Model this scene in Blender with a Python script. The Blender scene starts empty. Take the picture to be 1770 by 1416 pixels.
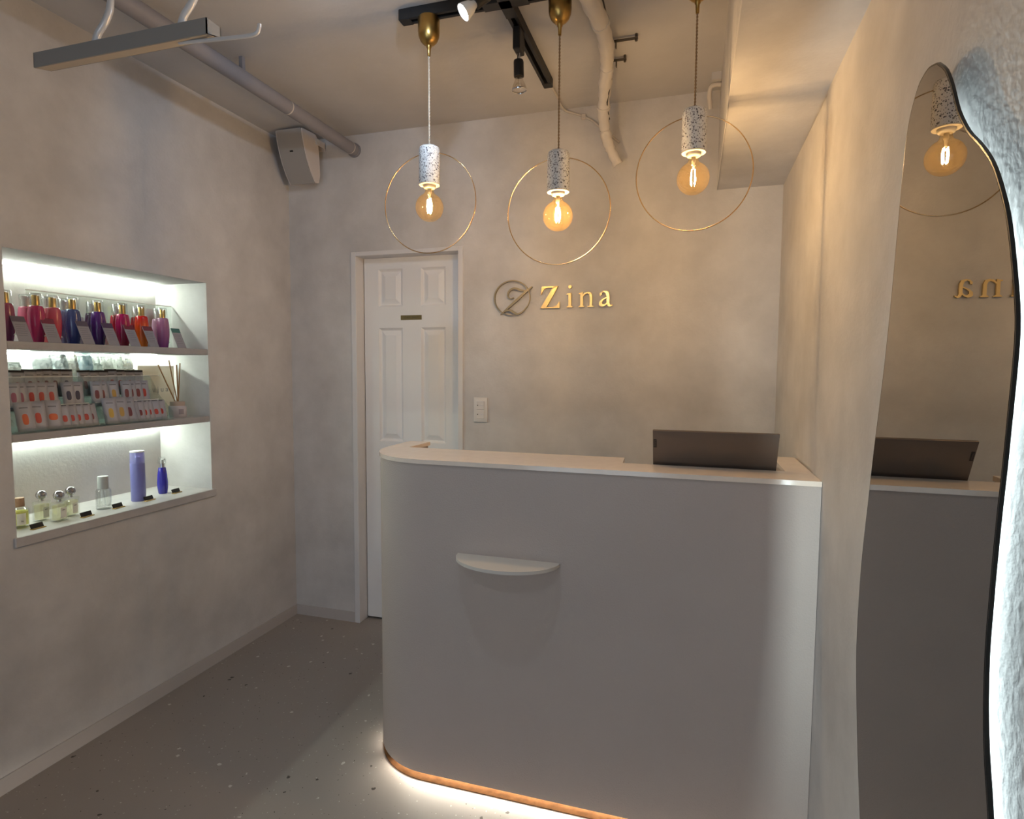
import bpy, bmesh, math, random
from mathutils import Vector, Matrix
random.seed(7)
PI = math.pi
sc = bpy.context.scene
C = sc.collection

# ------------------------------------------------------------------ camera
CX, CY, CZ = 2.1091, -2.771, 1.3904
YAW, PITCH, ROLL, FPX = -0.2957, -0.0695, 0.0059, 1024.55
fw = Vector((math.sin(YAW)*math.cos(PITCH), math.cos(YAW)*math.cos(PITCH), math.sin(PITCH)))
r0 = Vector((math.cos(YAW), -math.sin(YAW), 0)); u0 = r0.cross(fw)
rt = r0*math.cos(ROLL) + u0*math.sin(ROLL); up = -r0*math.sin(ROLL) + u0*math.cos(ROLL)
cam_d = bpy.data.cameras.new('camera'); cam = bpy.data.objects.new('camera', cam_d); C.objects.link(cam)
cam.matrix_world = Matrix(((rt.x, up.x, -fw.x, CX), (rt.y, up.y, -fw.y, CY), (rt.z, up.z, -fw.z, CZ), (0, 0, 0, 1)))
cam_d.sensor_width = 36; cam_d.lens = FPX/1770*36; cam_d.clip_start = 0.02
sc.camera = cam

# ------------------------------------------------------------------ world, exposure, light levels
w = bpy.data.worlds.new('world'); sc.world = w; w.use_nodes = True
w.node_tree.nodes['Background'].inputs[0].default_value = (0.5, 0.5, 0.55, 1)
w.node_tree.nodes['Background'].inputs[1].default_value = 0.05
sc.view_settings.view_transform = 'Standard'; sc.view_settings.look = 'None'
sc.view_settings.gamma = 1; sc.view_settings.use_curve_mapping = False
sc.view_settings.exposure = 0.15
try:
    cy = sc.cycles
    cy.use_denoising = True; cy.max_bounces = 8; cy.diffuse_bounces = 4; cy.glossy_bounces = 4
    cy.transparent_max_bounces = 16; cy.transmission_bounces = 6
    cy.caustics_reflective = False; cy.caustics_refractive = False
    cy.sample_clamp_indirect = 4; cy.use_light_tree = True
except Exception:
    pass
WARM = (1.0, 0.69, 0.38); COOL = (0.62, 0.79, 1.0); NICHE = (0.86, 1.0, 0.87); CYAN = (0.80, 0.97, 1.0)
FIL_E = (520, 2050, 680)  # radiance of the bulb filaments, left to right
SPOT_LIT_W = 4.6       # the lit track lamp in view, turned to the left wall
SPOT_DOOR_W = 11.0      # track lamp aimed at the door
SPOT_COUNTER_W = 9.0    # track lamp aimed at the counter front
SPOT_FRONT_W = 8.0      # track lamp at the end behind the viewer
NICHE_E = 112.0; MIRROR_E = 125.0; TOE_E = 215.0
# area light added behind the viewer as room fill; the entrance is made up
dl = bpy.data.lights.new('added_fill_light', 'AREA'); dl.shape = 'RECTANGLE'; dl.size = 1.3; dl.size_y = 2.0
dl.energy = 22; dl.color = (.72, .85, 1.0)
dlo = bpy.data.objects.new('added_fill_light', dl); C.objects.link(dlo); dlo.location = (1.2, -4.55, 1.06); dlo.rotation_euler = (PI/2, 0, 0)

# ------------------------------------------------------------------ helpers
def mat(name, col=(.8, .8, .8), rough=.5, metal=0., bump=None, mottle=None, spec=.5, trans=0., ior=1.45, emit=None, coat=0., sss=0.):
    m = bpy.data.materials.new(name); m.use_nodes = True
    nt = m.node_tree; b = nt.nodes['Principled BSDF']
    b.inputs['Base Color'].default_value = (*col, 1); b.inputs['Roughness'].default_value = rough
    b.inputs['Metallic'].default_value = metal; b.inputs['Specular IOR Level'].default_value = spec
    b.inputs['Transmission Weight'].default_value = trans; b.inputs['IOR'].default_value = ior
    b.inputs['Coat Weight'].default_value = coat
    if emit:
        b.inputs['Emission Color'].default_value = (*emit[0], 1); b.inputs['Emission Strength'].default_value = emit[1]
    if bump or mottle:
        tc = nt.nodes.new('ShaderNodeTexCoord')
    if mottle:
        sc_, amt = mottle
        n = nt.nodes.new('ShaderNodeTexNoise'); n.inputs['Scale'].default_value = sc_; n.inputs['Detail'].default_value = 5
        n.inputs['Roughness'].default_value = .6
        nt.links.new(tc.outputs['Object'], n.inputs['Vector'])
        rp = nt.nodes.new('ShaderNodeValToRGB')
        rp.color_ramp.elements[0].position = .3; rp.color_ramp.elements[1].position = .7
        rp.color_ramp.elements[0].color = (*[c*(1-amt) for c in col], 1)
        rp.color_ramp.elements[1].color = (*[min(1, c*(1+amt)) for c in col], 1)
        nt.links.new(n.outputs['Fac'], rp.inputs['Fac']); nt.links.new(rp.outputs['Color'], b.inputs['Base Color'])
    if bump:
        sc_, st = bump[:2]; dist = bump[2] if len(bump) > 2 else .002
        n = nt.nodes.new('ShaderNodeTexNoise'); n.inputs['Scale'].default_value = sc_; n.inputs['Detail'].default_value = 4
        nt.links.new(tc.outputs['Object'], n.inputs['Vector'])
        bp_ = nt.nodes.new('ShaderNodeBump'); bp_.inputs['Strength'].default_value = st; bp_.inputs['Distance'].default_value = dist
        nt.links.new(n.outputs['Fac'], bp_.inputs['Height']); nt.links.new(bp_.outputs['Normal'], b.inputs['Normal'])
    return m

def clear_mat(name, tint=(1, 1, 1), gloss=.08, rough=.02, edge=.6, blend=.25, veil=None):
    """thin clear glass / acrylic: transparent body with a facing-angle sheen"""
    m = bpy.data.materials.new(name); m.use_nodes = True; nt = m.node_tree; nt.nodes.clear()
    out = nt.nodes.new('ShaderNodeOutputMaterial'); mx = nt.nodes.new('ShaderNodeMixShader')
    tr = nt.nodes.new('ShaderNodeBsdfTransparent'); tr.inputs[0].default_value = (*tint, 1)
    gl = nt.nodes.new('ShaderNodeBsdfGlossy'); gl.inputs['Roughness'].default_value = rough
    lw = nt.nodes.new('ShaderNodeLayerWeight'); lw.inputs['Blend'].default_value = blend
    mr = nt.nodes.new('ShaderNodeMapRange'); mr.inputs['To Min'].default_value = gloss; mr.inputs['To Max'].default_value = edge
    nt.links.new(lw.outputs['Facing'], mr.inputs['Value']); nt.links.new(mr.outputs['Result'], mx.inputs['Fac'])
    body = tr
    if veil:
        df = nt.nodes.new('ShaderNodeBsdfDiffuse'); df.inputs[0].default_value = (*veil[0], 1)
        m2 = nt.nodes.new('ShaderNodeMixShader'); m2.inputs['Fac'].default_value = veil[1]
        nt.links.new(tr.outputs[0], m2.inputs[1]); nt.links.new(df.outputs[0], m2.inputs[2]); body = m2
    nt.links.new(body.outputs[0], mx.inputs[1]); nt.links.new(gl.outputs[0], mx.inputs[2])
    nt.links.new(mx.outputs[0], out.inputs['Surface'])
    return m

def emit_mat(name, col, st):
    m = bpy.data.materials.new(name); m.use_nodes = True; nt = m.node_tree; nt.nodes.clear()
    out = nt.nodes.new('ShaderNodeOutputMaterial'); e = nt.nodes.new('ShaderNodeEmission')
    e.inputs[0].default_value = (*col, 1); e.inputs[1].default_value = st
    nt.links.new(e.outputs[0], out.inputs['Surface'])
    return m

def nb(): return bmesh.new()

def box(bm, x0, x1, y0, y1, z0, z1, bev=0., seg=1):
    r = bmesh.ops.create_cube(bm, size=1)
    for v in r['verts']:
        v.co = Vector(((x0+x1)/2 + v.co.x*(x1-x0), (y0+y1)/2 + v.co.y*(y1-y0), (z0+z1)/2 + v.co.z*(z1-z0)))
    if bev:
        es = list({e for v in r['verts'] for e in v.link_edges})
        bmesh.ops.bevel(bm, geom=es, offset=bev, segments=seg, profile=.6, affect='EDGES')
    return bm

def prism(bm, pts, axis, a0, a1):
    """closed 2D outline extruded along axis; the two coordinates are the remaining axes in order"""
    def mk(p, a):
        q = [p[0], p[1]]; q.insert('xyz'.index(axis), a); return bm.verts.new(q)
    A = [mk(p, a0) for p in pts]; B = [mk(p, a1) for p in pts]
    n = len(pts); fs = []
    fs.append(bm.faces.new(A)); fs.append(bm.faces.new(B[::-1]))
    for i in range(n):
        bm.faces.new((A[i], B[i], B[(i+1) % n], A[(i+1) % n]))
    for f in fs: f.normal_update()
    bmesh.ops.triangulate(bm, faces=[f for f in fs if len(f.verts) > 4], ngon_method='EAR_CLIP')
    return bm

def lathe(bm, prof, n=24, cx=0, cy=0, cz=0, sx=1, sy=1):
    rows = []
    for r, z in prof:
        if r < 1e-6: rows.append([bm.verts.new((cx, cy, cz+z))])
        else: rows.append([bm.verts.new((cx+sx*r*math.cos(2*PI*k/n), cy+sy*r*math.sin(2*PI*k/n), cz+z)) for k in range(n)])
    for a, b in zip(rows, rows[1:]):
        for k in range(n):
            k2 = (k+1) % n
            if len(a) == 1 and len(b) == 1: continue
            if len(a) == 1: bm.faces.new((a[0], b[k2], b[k]))
            elif len(b) == 1: bm.faces.new((a[k], a[k2], b[0]))
            else: bm.faces.new((a[k], a[k2], b[k2], b[k]))
    return bm

def tube(bm, pts, r, n=8, closed=False, caps=True):
    pts = [Vector(p) for p in pts]; N = len(pts)
    rs = r if isinstance(r, (list, tuple)) else [r]*N
    rows = []; prev = None
    for i, p in enumerate(pts):
        if closed: t = pts[(i+1) % N] - pts[i-1]
        else: t = pts[min(i+1, N-1)] - pts[max(i-1, 0)]
        t.normalize()
        if prev is None:
            a = Vector((0, 0, 1)) if abs(t.z) < .9 else Vector((1, 0, 0))
            nrm = t.cross(a).normalized()
        else:
            nrm = (prev - t*prev.dot(t)).normalized()
        prev = nrm; bn = t.cross(nrm)
        rows.append([bm.verts.new(p + rs[i]*(nrm*math.cos(2*PI*k/n) + bn*math.sin(2*PI*k/n))) for k in range(n)])
    for i in range(N if closed else N-1):
        a, b = rows[i], rows[(i+1) % N]
        for k in range(n): bm.faces.new((a[k], a[(k+1) % n], b[(k+1) % n], b[k]))
    if caps and not closed:
        bm.faces.new(rows[0][::-1]); bm.faces.new(rows[-1])
    return bm

def smooth_path(pts, k=6):
    pts = [Vector(p) for p in pts]; out = []
    for i in range(len(pts)-1):
        p0 = pts[max(i-1, 0)]; p1 = pts[i]; p2 = pts[i+1]; p3 = pts[min(i+2, len(pts)-1)]
        for j in range(k):
            t = j/k
            out.append(.5*((2*p1) + (p2-p0)*t + (2*p0-5*p1+4*p2-p3)*t*t + (-p0+3*p1-3*p2+p3)*t**3))
    out.append(pts[-1]); return out

def obj(name, bm, m, parent=None, loc=None, smooth=35, recalc=True):
    if recalc: bmesh.ops.recalc_face_normals(bm, faces=bm.faces)
    me = bpy.data.meshes.new(name); bm.to_mesh(me); bm.free()
    if smooth:
        for p in me.polygons: p.use_smooth = True
        me.set_sharp_from_angle(angle=math.radians(smooth))
    me.materials.append(m)
    o = bpy.data.objects.new(name, me); C.objects.link(o)
    if parent: o.parent = parent
    if loc: o.location = loc
    return o

def tag(o, label, cat=None, group=None, kind=None):
    o['label'] = label
    if cat: o['category'] = cat
    if group: o['group'] = group
    if kind: o['kind'] = kind
    return o

def thing(name, label, cat, loc=(0, 0, 0), rot=(0, 0, 0), group=None):
    o = bpy.data.objects.new(name, None); C.objects.link(o); o.location = loc; o.rotation_euler = rot
    o.empty_display_size = .05
    return tag(o, label, cat, group)

def struct(name, bm, m, label=None, smooth=35):
    o = obj(name, bm, m, smooth=smooth); o['kind'] = 'structure'
    if label: o['label'] = label
    return o

def light(kind, name, loc, energy, col, parent=None, size=.02, target=None, cone=None, blend=.5):
    d = bpy.data.lights.new(name, kind); d.energy = energy; d.color = col
    d.shadow_soft_size = size
    if kind == 'SPOT': d.spot_size = math.radians(cone); d.spot_blend = blend
    o = bpy.data.objects.new(name, d); C.objects.link(o); o.location = loc
    if target is not None:
        o.rotation_euler = (Vector(target)-Vector(loc)).to_track_quat('-Z', 'Y').to_euler()
    if parent: o.parent = parent
    return o

ORD = ['first', 'second', 'third', 'fourth', 'fifth', 'sixth', 'seventh', 'eighth', 'ninth', 'tenth', 'eleventh', 'twelfth',
       'thirteenth', 'fourteenth', 'fifteenth', 'sixteenth', 'seventeenth']

# ------------------------------------------------------------------ materials
M = {}
M['plaster'] = mat('plaster', (.60, .575, .56), .85, bump=(90, .25, .003), mottle=(3.6, .13), spec=.2)
M['counter_plaster'] = mat('counter_plaster', (.50, .425, .38), .9, bump=(230, .45, .003), mottle=(3, .03), spec=.2)
M['ceiling'] = mat('ceiling_paint', (.56, .54, .53), .9, bump=(14, .25, .01), mottle=(3.5, .05), spec=.2)
M['base'] = mat('baseboard_vinyl', (.50, .46, .44), .6)
M['white_paint'] = mat('white_door_paint', (.84, .825, .82), .45, bump=(60, .08))
M['frame_paint'] = mat('frame_paint', (.72, .70, .70), .5)
M['sill'] = mat('marble_board', (.50, .475, .465), .35, mottle=(9, .10))
M['shelfboard'] = mat('shelf_board', (.40, .38, .375), .35, mottle=(9, .12))
M['top'] = mat('countertop_laminate', (.86, .73, .61), .13, mottle=(30, .03), spec=.6)
M['desk'] = mat('desk_board', (.45, .36, .28), .5)
M['plinth'] = mat('plinth_board', (.72, .36, .14), .6, mottle=(25, .3))
M['edging'] = mat('orange_edging', (.046, .023, .0105), .95, mottle=(40, .35), spec=.0)
M['brass'] = mat('brushed_brass', (.46, .29, .09), .30, 1.0)
M['ring_brass'] = mat('ring_brass', (.72, .48, .24), .22, 1.0)
M['emblem'] = mat('emblem_brass', (.42, .33, .20), .4, .9)
M['gold'] = mat('gold_letter', (.85, .60, .26), .3, .85)
M['black'] = mat('black_metal', (.012, .011, .011), .5)
M['blackgloss'] = mat('black_edge', (.012, .013, .013), .25)
M['chrome'] = mat('chrome', (.75, .75, .76), .12, 1.0)
M['pipe'] = mat('pipe_grey', (.26, .245, .26), .55, bump=(20, .1))
M['wrap'] = mat('wrap_tape', (.66, .61, .56), .8, bump=(45, .5, .004))
M['cable'] = mat('cable_white', (.62, .56, .50), .6)
M['cord'] = mat('cord_brown', (.30, .20, .11), .7)
M['cordw'] = mat('cord_pale', (.60, .52, .42), .7)
M['plastic'] = mat('white_plastic', (.72, .69, .66), .45)
M['speaker'] = mat('speaker_shell', (.68, .62, .59), .5)
M['grille'] = mat('speaker_grille', (.36, .34, .32), .8, bump=(900, .6, .001))
M['barmetal'] = mat('bar_grey', (.29, .28, .265), .5)
M['barunder'] = mat('bar_beige', (.58, .50, .40), .6)
M['hook'] = mat('hook_white', (.74, .74, .75), .3, .2)
M['laptop'] = mat('laptop_shell', (.155, .125, .105), .42, .55)
M['laptop_dark'] = mat('laptop_dark', (.02, .018, .017), .5)
M['mirror'] = mat('mirror_silver', (.47, .455, .425), .0, 1.0)
M['acrylic'] = clear_mat('clear_acrylic', (.93, .96, .95), .05, .03, .45)
M['edge_glow'] = mat('painted_edge_glow', (.86, .86, .80), .25)  # pale opaque colour paints the edge glow of clear acrylic
M['bulbglass'] = clear_mat('amber_glass', (1.0, .90, .70), .04, .02, .5, blend=.3, veil=((1.0, .66, .28), .009))
M['pane'] = clear_mat('added_window_pane', (.97, .98, .98), .04, .02, .4)
M['clearcap'] = clear_mat('clear_cap', (.95, .97, .97), .12, .05, .7)
M['paper'] = mat('paper_white', (.78, .76, .75), .6)

# terrazzo: chips of two sizes in a grey-brown ground
def terrazzo(name, base, dark, lite, s1, s2, rough, dens=(.13, .10), size0=.34):
    m = bpy.data.materials.new(name); m.use_nodes = True; nt = m.node_tree; b = nt.nodes['Principled BSDF']
    b.inputs['Roughness'].default_value = rough
    tc = nt.nodes.new('ShaderNodeTexCoord'); nz = nt.nodes.new('ShaderNodeTexNoise'); nz.inputs['Scale'].default_value = s1*2.2
    nt.links.new(tc.outputs['Object'], nz.inputs['Vector'])
    ad = nt.nodes.new('ShaderNodeVectorMath'); ad.operation = 'MULTIPLY_ADD'; ad.inputs[1].default_value = (.35/s1,)*3
    nt.links.new(nz.outputs['Color'], ad.inputs[0]); nt.links.new(tc.outputs['Object'], ad.inputs[2])
    nb_ = nt.nodes.new('ShaderNodeTexNoise'); nb_.inputs['Scale'].default_value = 3; nt.links.new(tc.outputs['Object'], nb_.inputs['Vector'])
    rp = nt.nodes.new('ShaderNodeValToRGB'); rp.color_ramp.elements[0].color = (*[c*.93 for c in base], 1); rp.color_ramp.elements[1].color = (*[c*1.07 for c in base], 1)
    nt.links.new(nb_.outputs['Fac'], rp.inputs['Fac']); cur = rp.outputs['Color']
    for s, d, size in ((s1, dens[0], size0), (s2, dens[1], size0*1.1)):
        vo = nt.nodes.new('ShaderNodeTexVoronoi'); vo.inputs['Scale'].default_value = s; nt.links.new(ad.outputs[0], vo.inputs['Vector'])
        sp = nt.nodes.new('ShaderNodeSeparateColor'); nt.links.new(vo.outputs['Color'], sp.inputs[0])
        sz = nt.nodes.new('ShaderNodeMath'); sz.operation = 'MULTIPLY'; sz.inputs[1].default_value = size; nt.links.new(sp.outputs[2], sz.inputs[0])
        lt = nt.nodes.new('ShaderNodeMath'); lt.operation = 'LESS_THAN'; nt.links.new(vo.outputs['Distance'], lt.inputs[0]); nt.links.new(sz.outputs[0], lt.inputs[1])
        for chan, colr in ((0, dark), (1, lite)):
            g = nt.nodes.new('ShaderNodeMath'); g.operation = 'LESS_THAN'; g.inputs[1].default_value = d; nt.links.new(sp.outputs[chan], g.inputs[0])
            mu = nt.nodes.new('ShaderNodeMath'); mu.operation = 'MULTIPLY'; nt.links.new(g.outputs[0], mu.inputs[0]); nt.links.new(lt.outputs[0], mu.inputs[1])
            mx = nt.nodes.new('ShaderNodeMix'); mx.data_type = 'RGBA'
            nt.links.new(mu.outputs[0], mx.inputs['Factor']); nt.links.new(cur, mx.inputs['A']); mx.inputs['B'].default_value = (*colr, 1)
            cur = mx.outputs['Result']
    nt.links.new(cur, b.inputs['Base Color'])
    return m
M['floor'] = terrazzo('terrazzo_floor', (.32, .285, .255), (.06, .05, .04), (.60, .58, .54), 29, 66, .42, (.30, .30), .27)
M['holder'] = terrazzo('terrazzo_holder', (.74, .73, .72), (.10, .10, .11), (.22, .20, .20), 165, 260, .6, (.42, .42), .52)

# ------------------------------------------------------------------ room shell
W = 2.4464; WB = 2.4525; H = 2.585; YF = -4.3
N0, N1, NZB, NZT, ND = -1.4156, -0.5883, 0.8261, 1.7659, 0.295

bm = nb(); box(bm, -.45, 2.65, YF-.1, .25, -.08, 0)
struct('floor', bm, M['floor'], 'grey-brown terrazzo floor with small light and dark chips')
bm = nb(); box(bm, -.45, 2.65, YF-.1, .25, H, H+.08)
struct('ceiling', bm, M['ceiling'], 'painted rough concrete ceiling')

bm = nb()                                              # left wall, cut open for the display niche
box(bm, -.45, 0, YF, .15, 0, NZB-.032)
box(bm, -.45, 0, YF, .15, NZT, H)
box(bm, -.45, 0, YF, N0, NZB-.032, NZT)
box(bm, -.45, 0, N1, .15, NZB-.032, NZT)
box(bm, -.45, -ND, N0, N1, NZB-.032, NZT)
struct('wall_left', bm, M['plaster'], 'mottled plaster left wall with a recessed lit display niche', smooth=0)

DX0, DX1, DZ = .379, 1.0095, 1.990                    # outer edges of the door frame
bm = nb()
box(bm, 0, DX0+.012, 0, .2, 0, H); box(bm, DX1-.012, 2.65, 0, .2, 0, H); box(bm, DX0+.012, DX1-.012, 0, .2, DZ-.012, H)
struct('wall_back', bm, M['plaster'], 'mottled plaster back wall carrying the sign', smooth=0)
bm = nb()
box(bm, W, 2.65, YF, -.884, 0, H); box(bm, WB, 2.65, -.884, 0, 0, H)
struct('wall_right', bm, M['plaster'], 'plaster right wall with a vertical seam', smooth=0)
bm = nb(); box(bm, -.45, .55, YF-.1, YF, 0, H); box(bm, 1.85, 2.65, YF-.1, YF, 0, H); box(bm, .55, 1.85, YF-.1, YF, 2.06, H)
struct('wall_front', bm, M['plaster'], 'plaster wall behind the viewer with an opening added for fill light', smooth=0)

bm = nb(); box(bm, 0, .006, YF, 0, 0, .056)
struct('baseboard_left', bm, M['base'], 'low vinyl baseboard along the left wall', smooth=0)
bm = nb(); box(bm, .006, DX0, -.006, 0, 0, .056)
struct('baseboard_back', bm, M['base'], 'short vinyl baseboard between corner and door', smooth=0)

bm = nb()                                              # boxed-in ceiling beam, two boards meeting at a seam
box(bm, 2.1877, W, YF, -.8845, 2.1650, H); box(bm, 2.1893, WB, -.8815, 0, 2.1672, H)
box(bm, 2.192, W, -.8845, -.8815, 2.172, H)
struct('trim_1', bm, M['plaster'], 'plaster boxed ceiling beam along the right wall with a cross seam', smooth=0)
bm = nb(); box(bm, 2.1862, 2.1878, YF, 0, 2.1645, 2.172)
struct('trim_2', bm, M['plastic'], 'thin white corner bead on the lower edge of the ceiling beam', smooth=0)

# ------------------------------------------------------------------ door
door = thing('door_1', 'white six-panel door in a plain white frame', None, (0, 0, 0)); door['kind'] = 'structure'
bm = nb()
FWD = .030; JD = .075
box(bm, DX0, DX0+FWD, -.008, JD, 0, DZ, .002); box(bm, DX1-.026, DX1, -.008, JD, 0, DZ, .002)
box(bm, DX0+FWD, DX1-.026, -.008, JD, DZ-.022, DZ, .002)
obj('door_frame', bm, M['frame_paint'], door)
LX0, LX1, LZ0, LZ1, LY = .413, .981, .012, 1.967, .070
cols = [(.497, .638), (.745, .884)]
rows_ = [(1.712, 1.908), (.995, 1.600), (.20, .88)]
bm = nb()                                              # leaf: stiles and rails around open panel fields
xs = [LX0, cols[0][0], cols[0][1], cols[1][0], cols[1][1], LX1]
zs = [LZ0, rows_[2][0], rows_[2][1], rows_[1][0], rows_[1][1], rows_[0][0], rows_[0][1], LZ1]
for i in range(5):
    for j in range(7):
        if i in (1, 3) and j in (1, 3, 5): continue
        box(bm, xs[i], xs[i+1], LY, LY+.035, zs[j], zs[j+1])
bmesh.ops.remove_doubles(bm, verts=bm.verts, dist=1e-5)
leaf = obj('door_leaf', bm, M['white_paint'], door, smooth=0)
def panel_mesh(x0, x1, z0, z1):
    bm = nb(); rings = []
    for ins, dy in ((0, 0), (.010, .012), (.014, .013), (.040, .003)):
        rings.append([bm.verts.new((x, LY+dy, z)) for x, z in ((x0+ins, z0+ins), (x1-ins, z0+ins), (x1-ins, z1-ins), (x0+ins, z1-ins))])
    for a, b in zip(rings, rings[1:]):
        for k in range(4): bm.faces.new((a[k], a[(k+1) % 4], b[(k+1) % 4], b[k]))
    bm.faces.new(rings[-1])
    bk = [bm.verts.new((v.co.x, LY+.034, v.co.z)) for v in rings[0]]
    for k in range(4): bm.faces.new((rings[0][k], bk[k], bk[(k+1) % 4], rings[0][(k+1) % 4]))
    bm.faces.new(bk[::-1])
    return bm
for z0, z1 in rows_:
    for x0, x1 in cols:
        obj('panel', panel_mesh(x0, x1, z0, z1), M['white_paint'], leaf, smooth=0)
M['plate'] = mat('brass_plate', (.17, .125, .05), .4, .5)
bm = nb(); box(bm, .629, .749, LY-.003, LY, 1.6405, 1.6645, .0006)
pl = obj('name_plate', bm, M['plate'], door); pl['label'] = 'small dark brass name plate'

def text_mesh(name, body, size, m, parent, loc, rot, extrude=.0002, spacing=1.0, align='CENTER', sx=1.0):
    cu = bpy.data.curves.new(name, 'FONT'); cu.body = body; cu.size = size; cu.extrude = extrude
    cu.align_x = align; cu.align_y = 'CENTER'; cu.space_character = spacing
    t = bpy.data.objects.new(name, cu); C.objects.link(t)
    dg = bpy.context.evaluated_depsgraph_get(); me = bpy.data.meshes.new_from_object(t.evaluated_get(dg))
    bpy.data.objects.remove(t); me.name = name
    for v in me.vertices: v.co.x *= sx
    me.materials.clear(); me.materials.append(m)
    o = bpy.data.objects.new(name, me); C.objects.link(o); o.parent = parent; o.location = loc; o.rotation_euler = rot
    return o
M['ink'] = mat('dark_ink', (.03, .025, .02), .5)
M['grey_ink'] = mat('grey_ink', (.09, .085, .085), .6)
text_mesh('lettering', 'STAFF ONLY', .0125, M['ink'], pl, (.689, LY-.0032, 1.6525), (PI/2, 0, 0), spacing=1.25)

w1 = thing('added_window_1', 'glazed opening added behind the viewer for fill light', None); w1['kind'] = 'structure'  # unseen opening, added so the fill light can enter
bm = nb()
for x0, x1, z0, z1 in ((.55, .60, 0, 2.06), (1.80, 1.85, 0, 2.06), (.60, 1.80, 2.01, 2.06), (.60, 1.80, 0, .06), (1.18, 1.22, .06, 2.01)): box(bm, x0, x1, YF-.07, YF-.02, z0, z1)
obj('added_window_frame', bm, M['black'], w1, smooth=0)
for x0, x1 in ((.60, 1.18), (1.22, 1.80)):
    bm = nb(); box(bm, x0, x1, YF-.050, YF-.042, .06, 2.01); obj('pane', bm, M['pane'], w1, smooth=0)

# ------------------------------------------------------------------ niche boards and LED strips
M['led_niche'] = emit_mat('led_niche', NICHE, NICHE_E)
M['led_mirror'] = emit_mat('led_mirror', CYAN, MIRROR_E)
M['led_toe'] = emit_mat('led_toe', (1.0, .93, .80), TOE_E)
bm = nb(); box(bm, -ND, .0, N0, N1, NZB-.032, NZB); box(bm, 0, .010, N0-.010, N1+.016, NZB-.032, NZB, .0015)
tag(obj('niche_sill', bm, M['sill'], smooth=0), 'pale stone-patterned sill board at the bottom of the niche, projecting slightly', 'sill')
S1, S2 = 1.4688, 1.1641
for z, th, lb in ((S1, .027, 'upper niche shelf board holding the coloured pump bottles'), (S2, .026, 'lower niche shelf board holding the sachet stands')):
    bm = nb(); box(bm, -ND, -.001, N0+.001, N1-.001, z-th, z, .0012)
    tag(obj('niche_shelf', bm, M['shelfboard'], smooth=0), lb, 'shelf', 'niche shelves')
for z, lb in ((NZT, 'LED strip along the top back edge of the niche'), (S1-.027, 'LED strip under the upper niche shelf'), (S2-.026, 'LED strip under the lower niche shelf')):
    t = thing('led_strip', lb, 'LED strip', (-ND+.004, (N0+N1)/2, z), group='niche LED strips')
    L = (N1-N0)/2-.01
    bm = nb(); box(bm, 0, .012, -L, L, -.003, 0); box(bm, 0, .002, -L, L, -.0115, -.003); obj('channel', bm, M['plastic'], t, smooth=0)  # back lip added to block strip light from the niche wall
    bm = nb(); box(bm, .003, .010, -L+.004, L-.004, -.0105, -.003); obj('diffuser', bm, M['led_niche'], t, smooth=0)

# ------------------------------------------------------------------ reception counter
YC = -1.0322; CT = 1.0934; ZB = .028
def counter_outline(off=0., end=-.60):
    pts = [(W-.001, YC-off), (1.27, YC-off)]
    r = .25+off
    for k in range(1, 17):
        a = -PI/2 - k/16*PI/2
        pts.append((1.27 + r*math.cos(a), -.782 + r*math.sin(a)))
    pts.append((1.02-off, end)); return pts
counter = thing('reception_counter', 'grey plastered reception counter with a rounded left corner and glossy beige top', 'counter', (0, 0, 0))
outer = counter_outline(); inner = counter_outline(-.075)[::-1]
bm = nb(); prism(bm, outer + inner, 'z', ZB, CT-.014)
obj('front_panel', bm, M['counter_plaster'], counter, smooth=30)
top = counter_outline(.004) + [(1.105, -.60), (1.099, -.775), (1.897, -.775), (1.903, -.888), (2.375, -.888), (2.375, -.578), (W-.001, -.578)]
bm = nb(); prism(bm, top, 'z', CT-.014, CT); obj('countertop', bm, M['top'], counter, smooth=30)
pb = counter_outline(-.074); pi_ = counter_outline(-.10)[::-1]
bm = nb(); prism(bm, pb + pi_, 'z', 0, ZB); obj('plinth', bm, M['plinth'], counter, smooth=30)
bm = nb(); e1 = [p for p in counter_outline(-.066) if p[1] < -.82 or p[0] > 1.2]; e2 = [p for p in counter_outline(-.0735) if p[1] < -.82 or p[0] > 1.2][::-1]
prism(bm, e1 + e2, 'z', ZB-.013, ZB-.002); obj('toe_led', bm, M['led_toe'], counter, smooth=0)
k1 = counter_outline(-.001)[:-1]; k2 = counter_outline(-.034)[:-1][::-1]
bm = nb(); prism(bm, k1 + k2, 'z', 0, .0015); obj('floor_edging', bm, M['edging'], counter, smooth=30)
bm = nb(); box(bm, 1.097, W-.002, -.955, -.50, .945, .975, .002); obj('inner_desk', bm, M['desk'], counter, smooth=0)
bm = nb(); box(bm, 1.099, 1.895, -.957, -.78, .975, CT-.015); box(bm, 1.899, 2.372, -.957, -.895, .975, CT-.015); obj('ledge_support', bm, M['counter_plaster'], counter, smooth=0)
bm = nb(); box(bm, 2.377, W-.002, -.957, -.58, .975, CT-.015); obj('ledge_support', bm, M['counter_plaster'], counter, smooth=0)
for x in (1.11, 2.40):
    bm = nb(); box(bm, x, x+.03, -.95, -.52, 0, .945); obj('desk_leg_panel', bm, M['desk'], counter, smooth=0)

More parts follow.
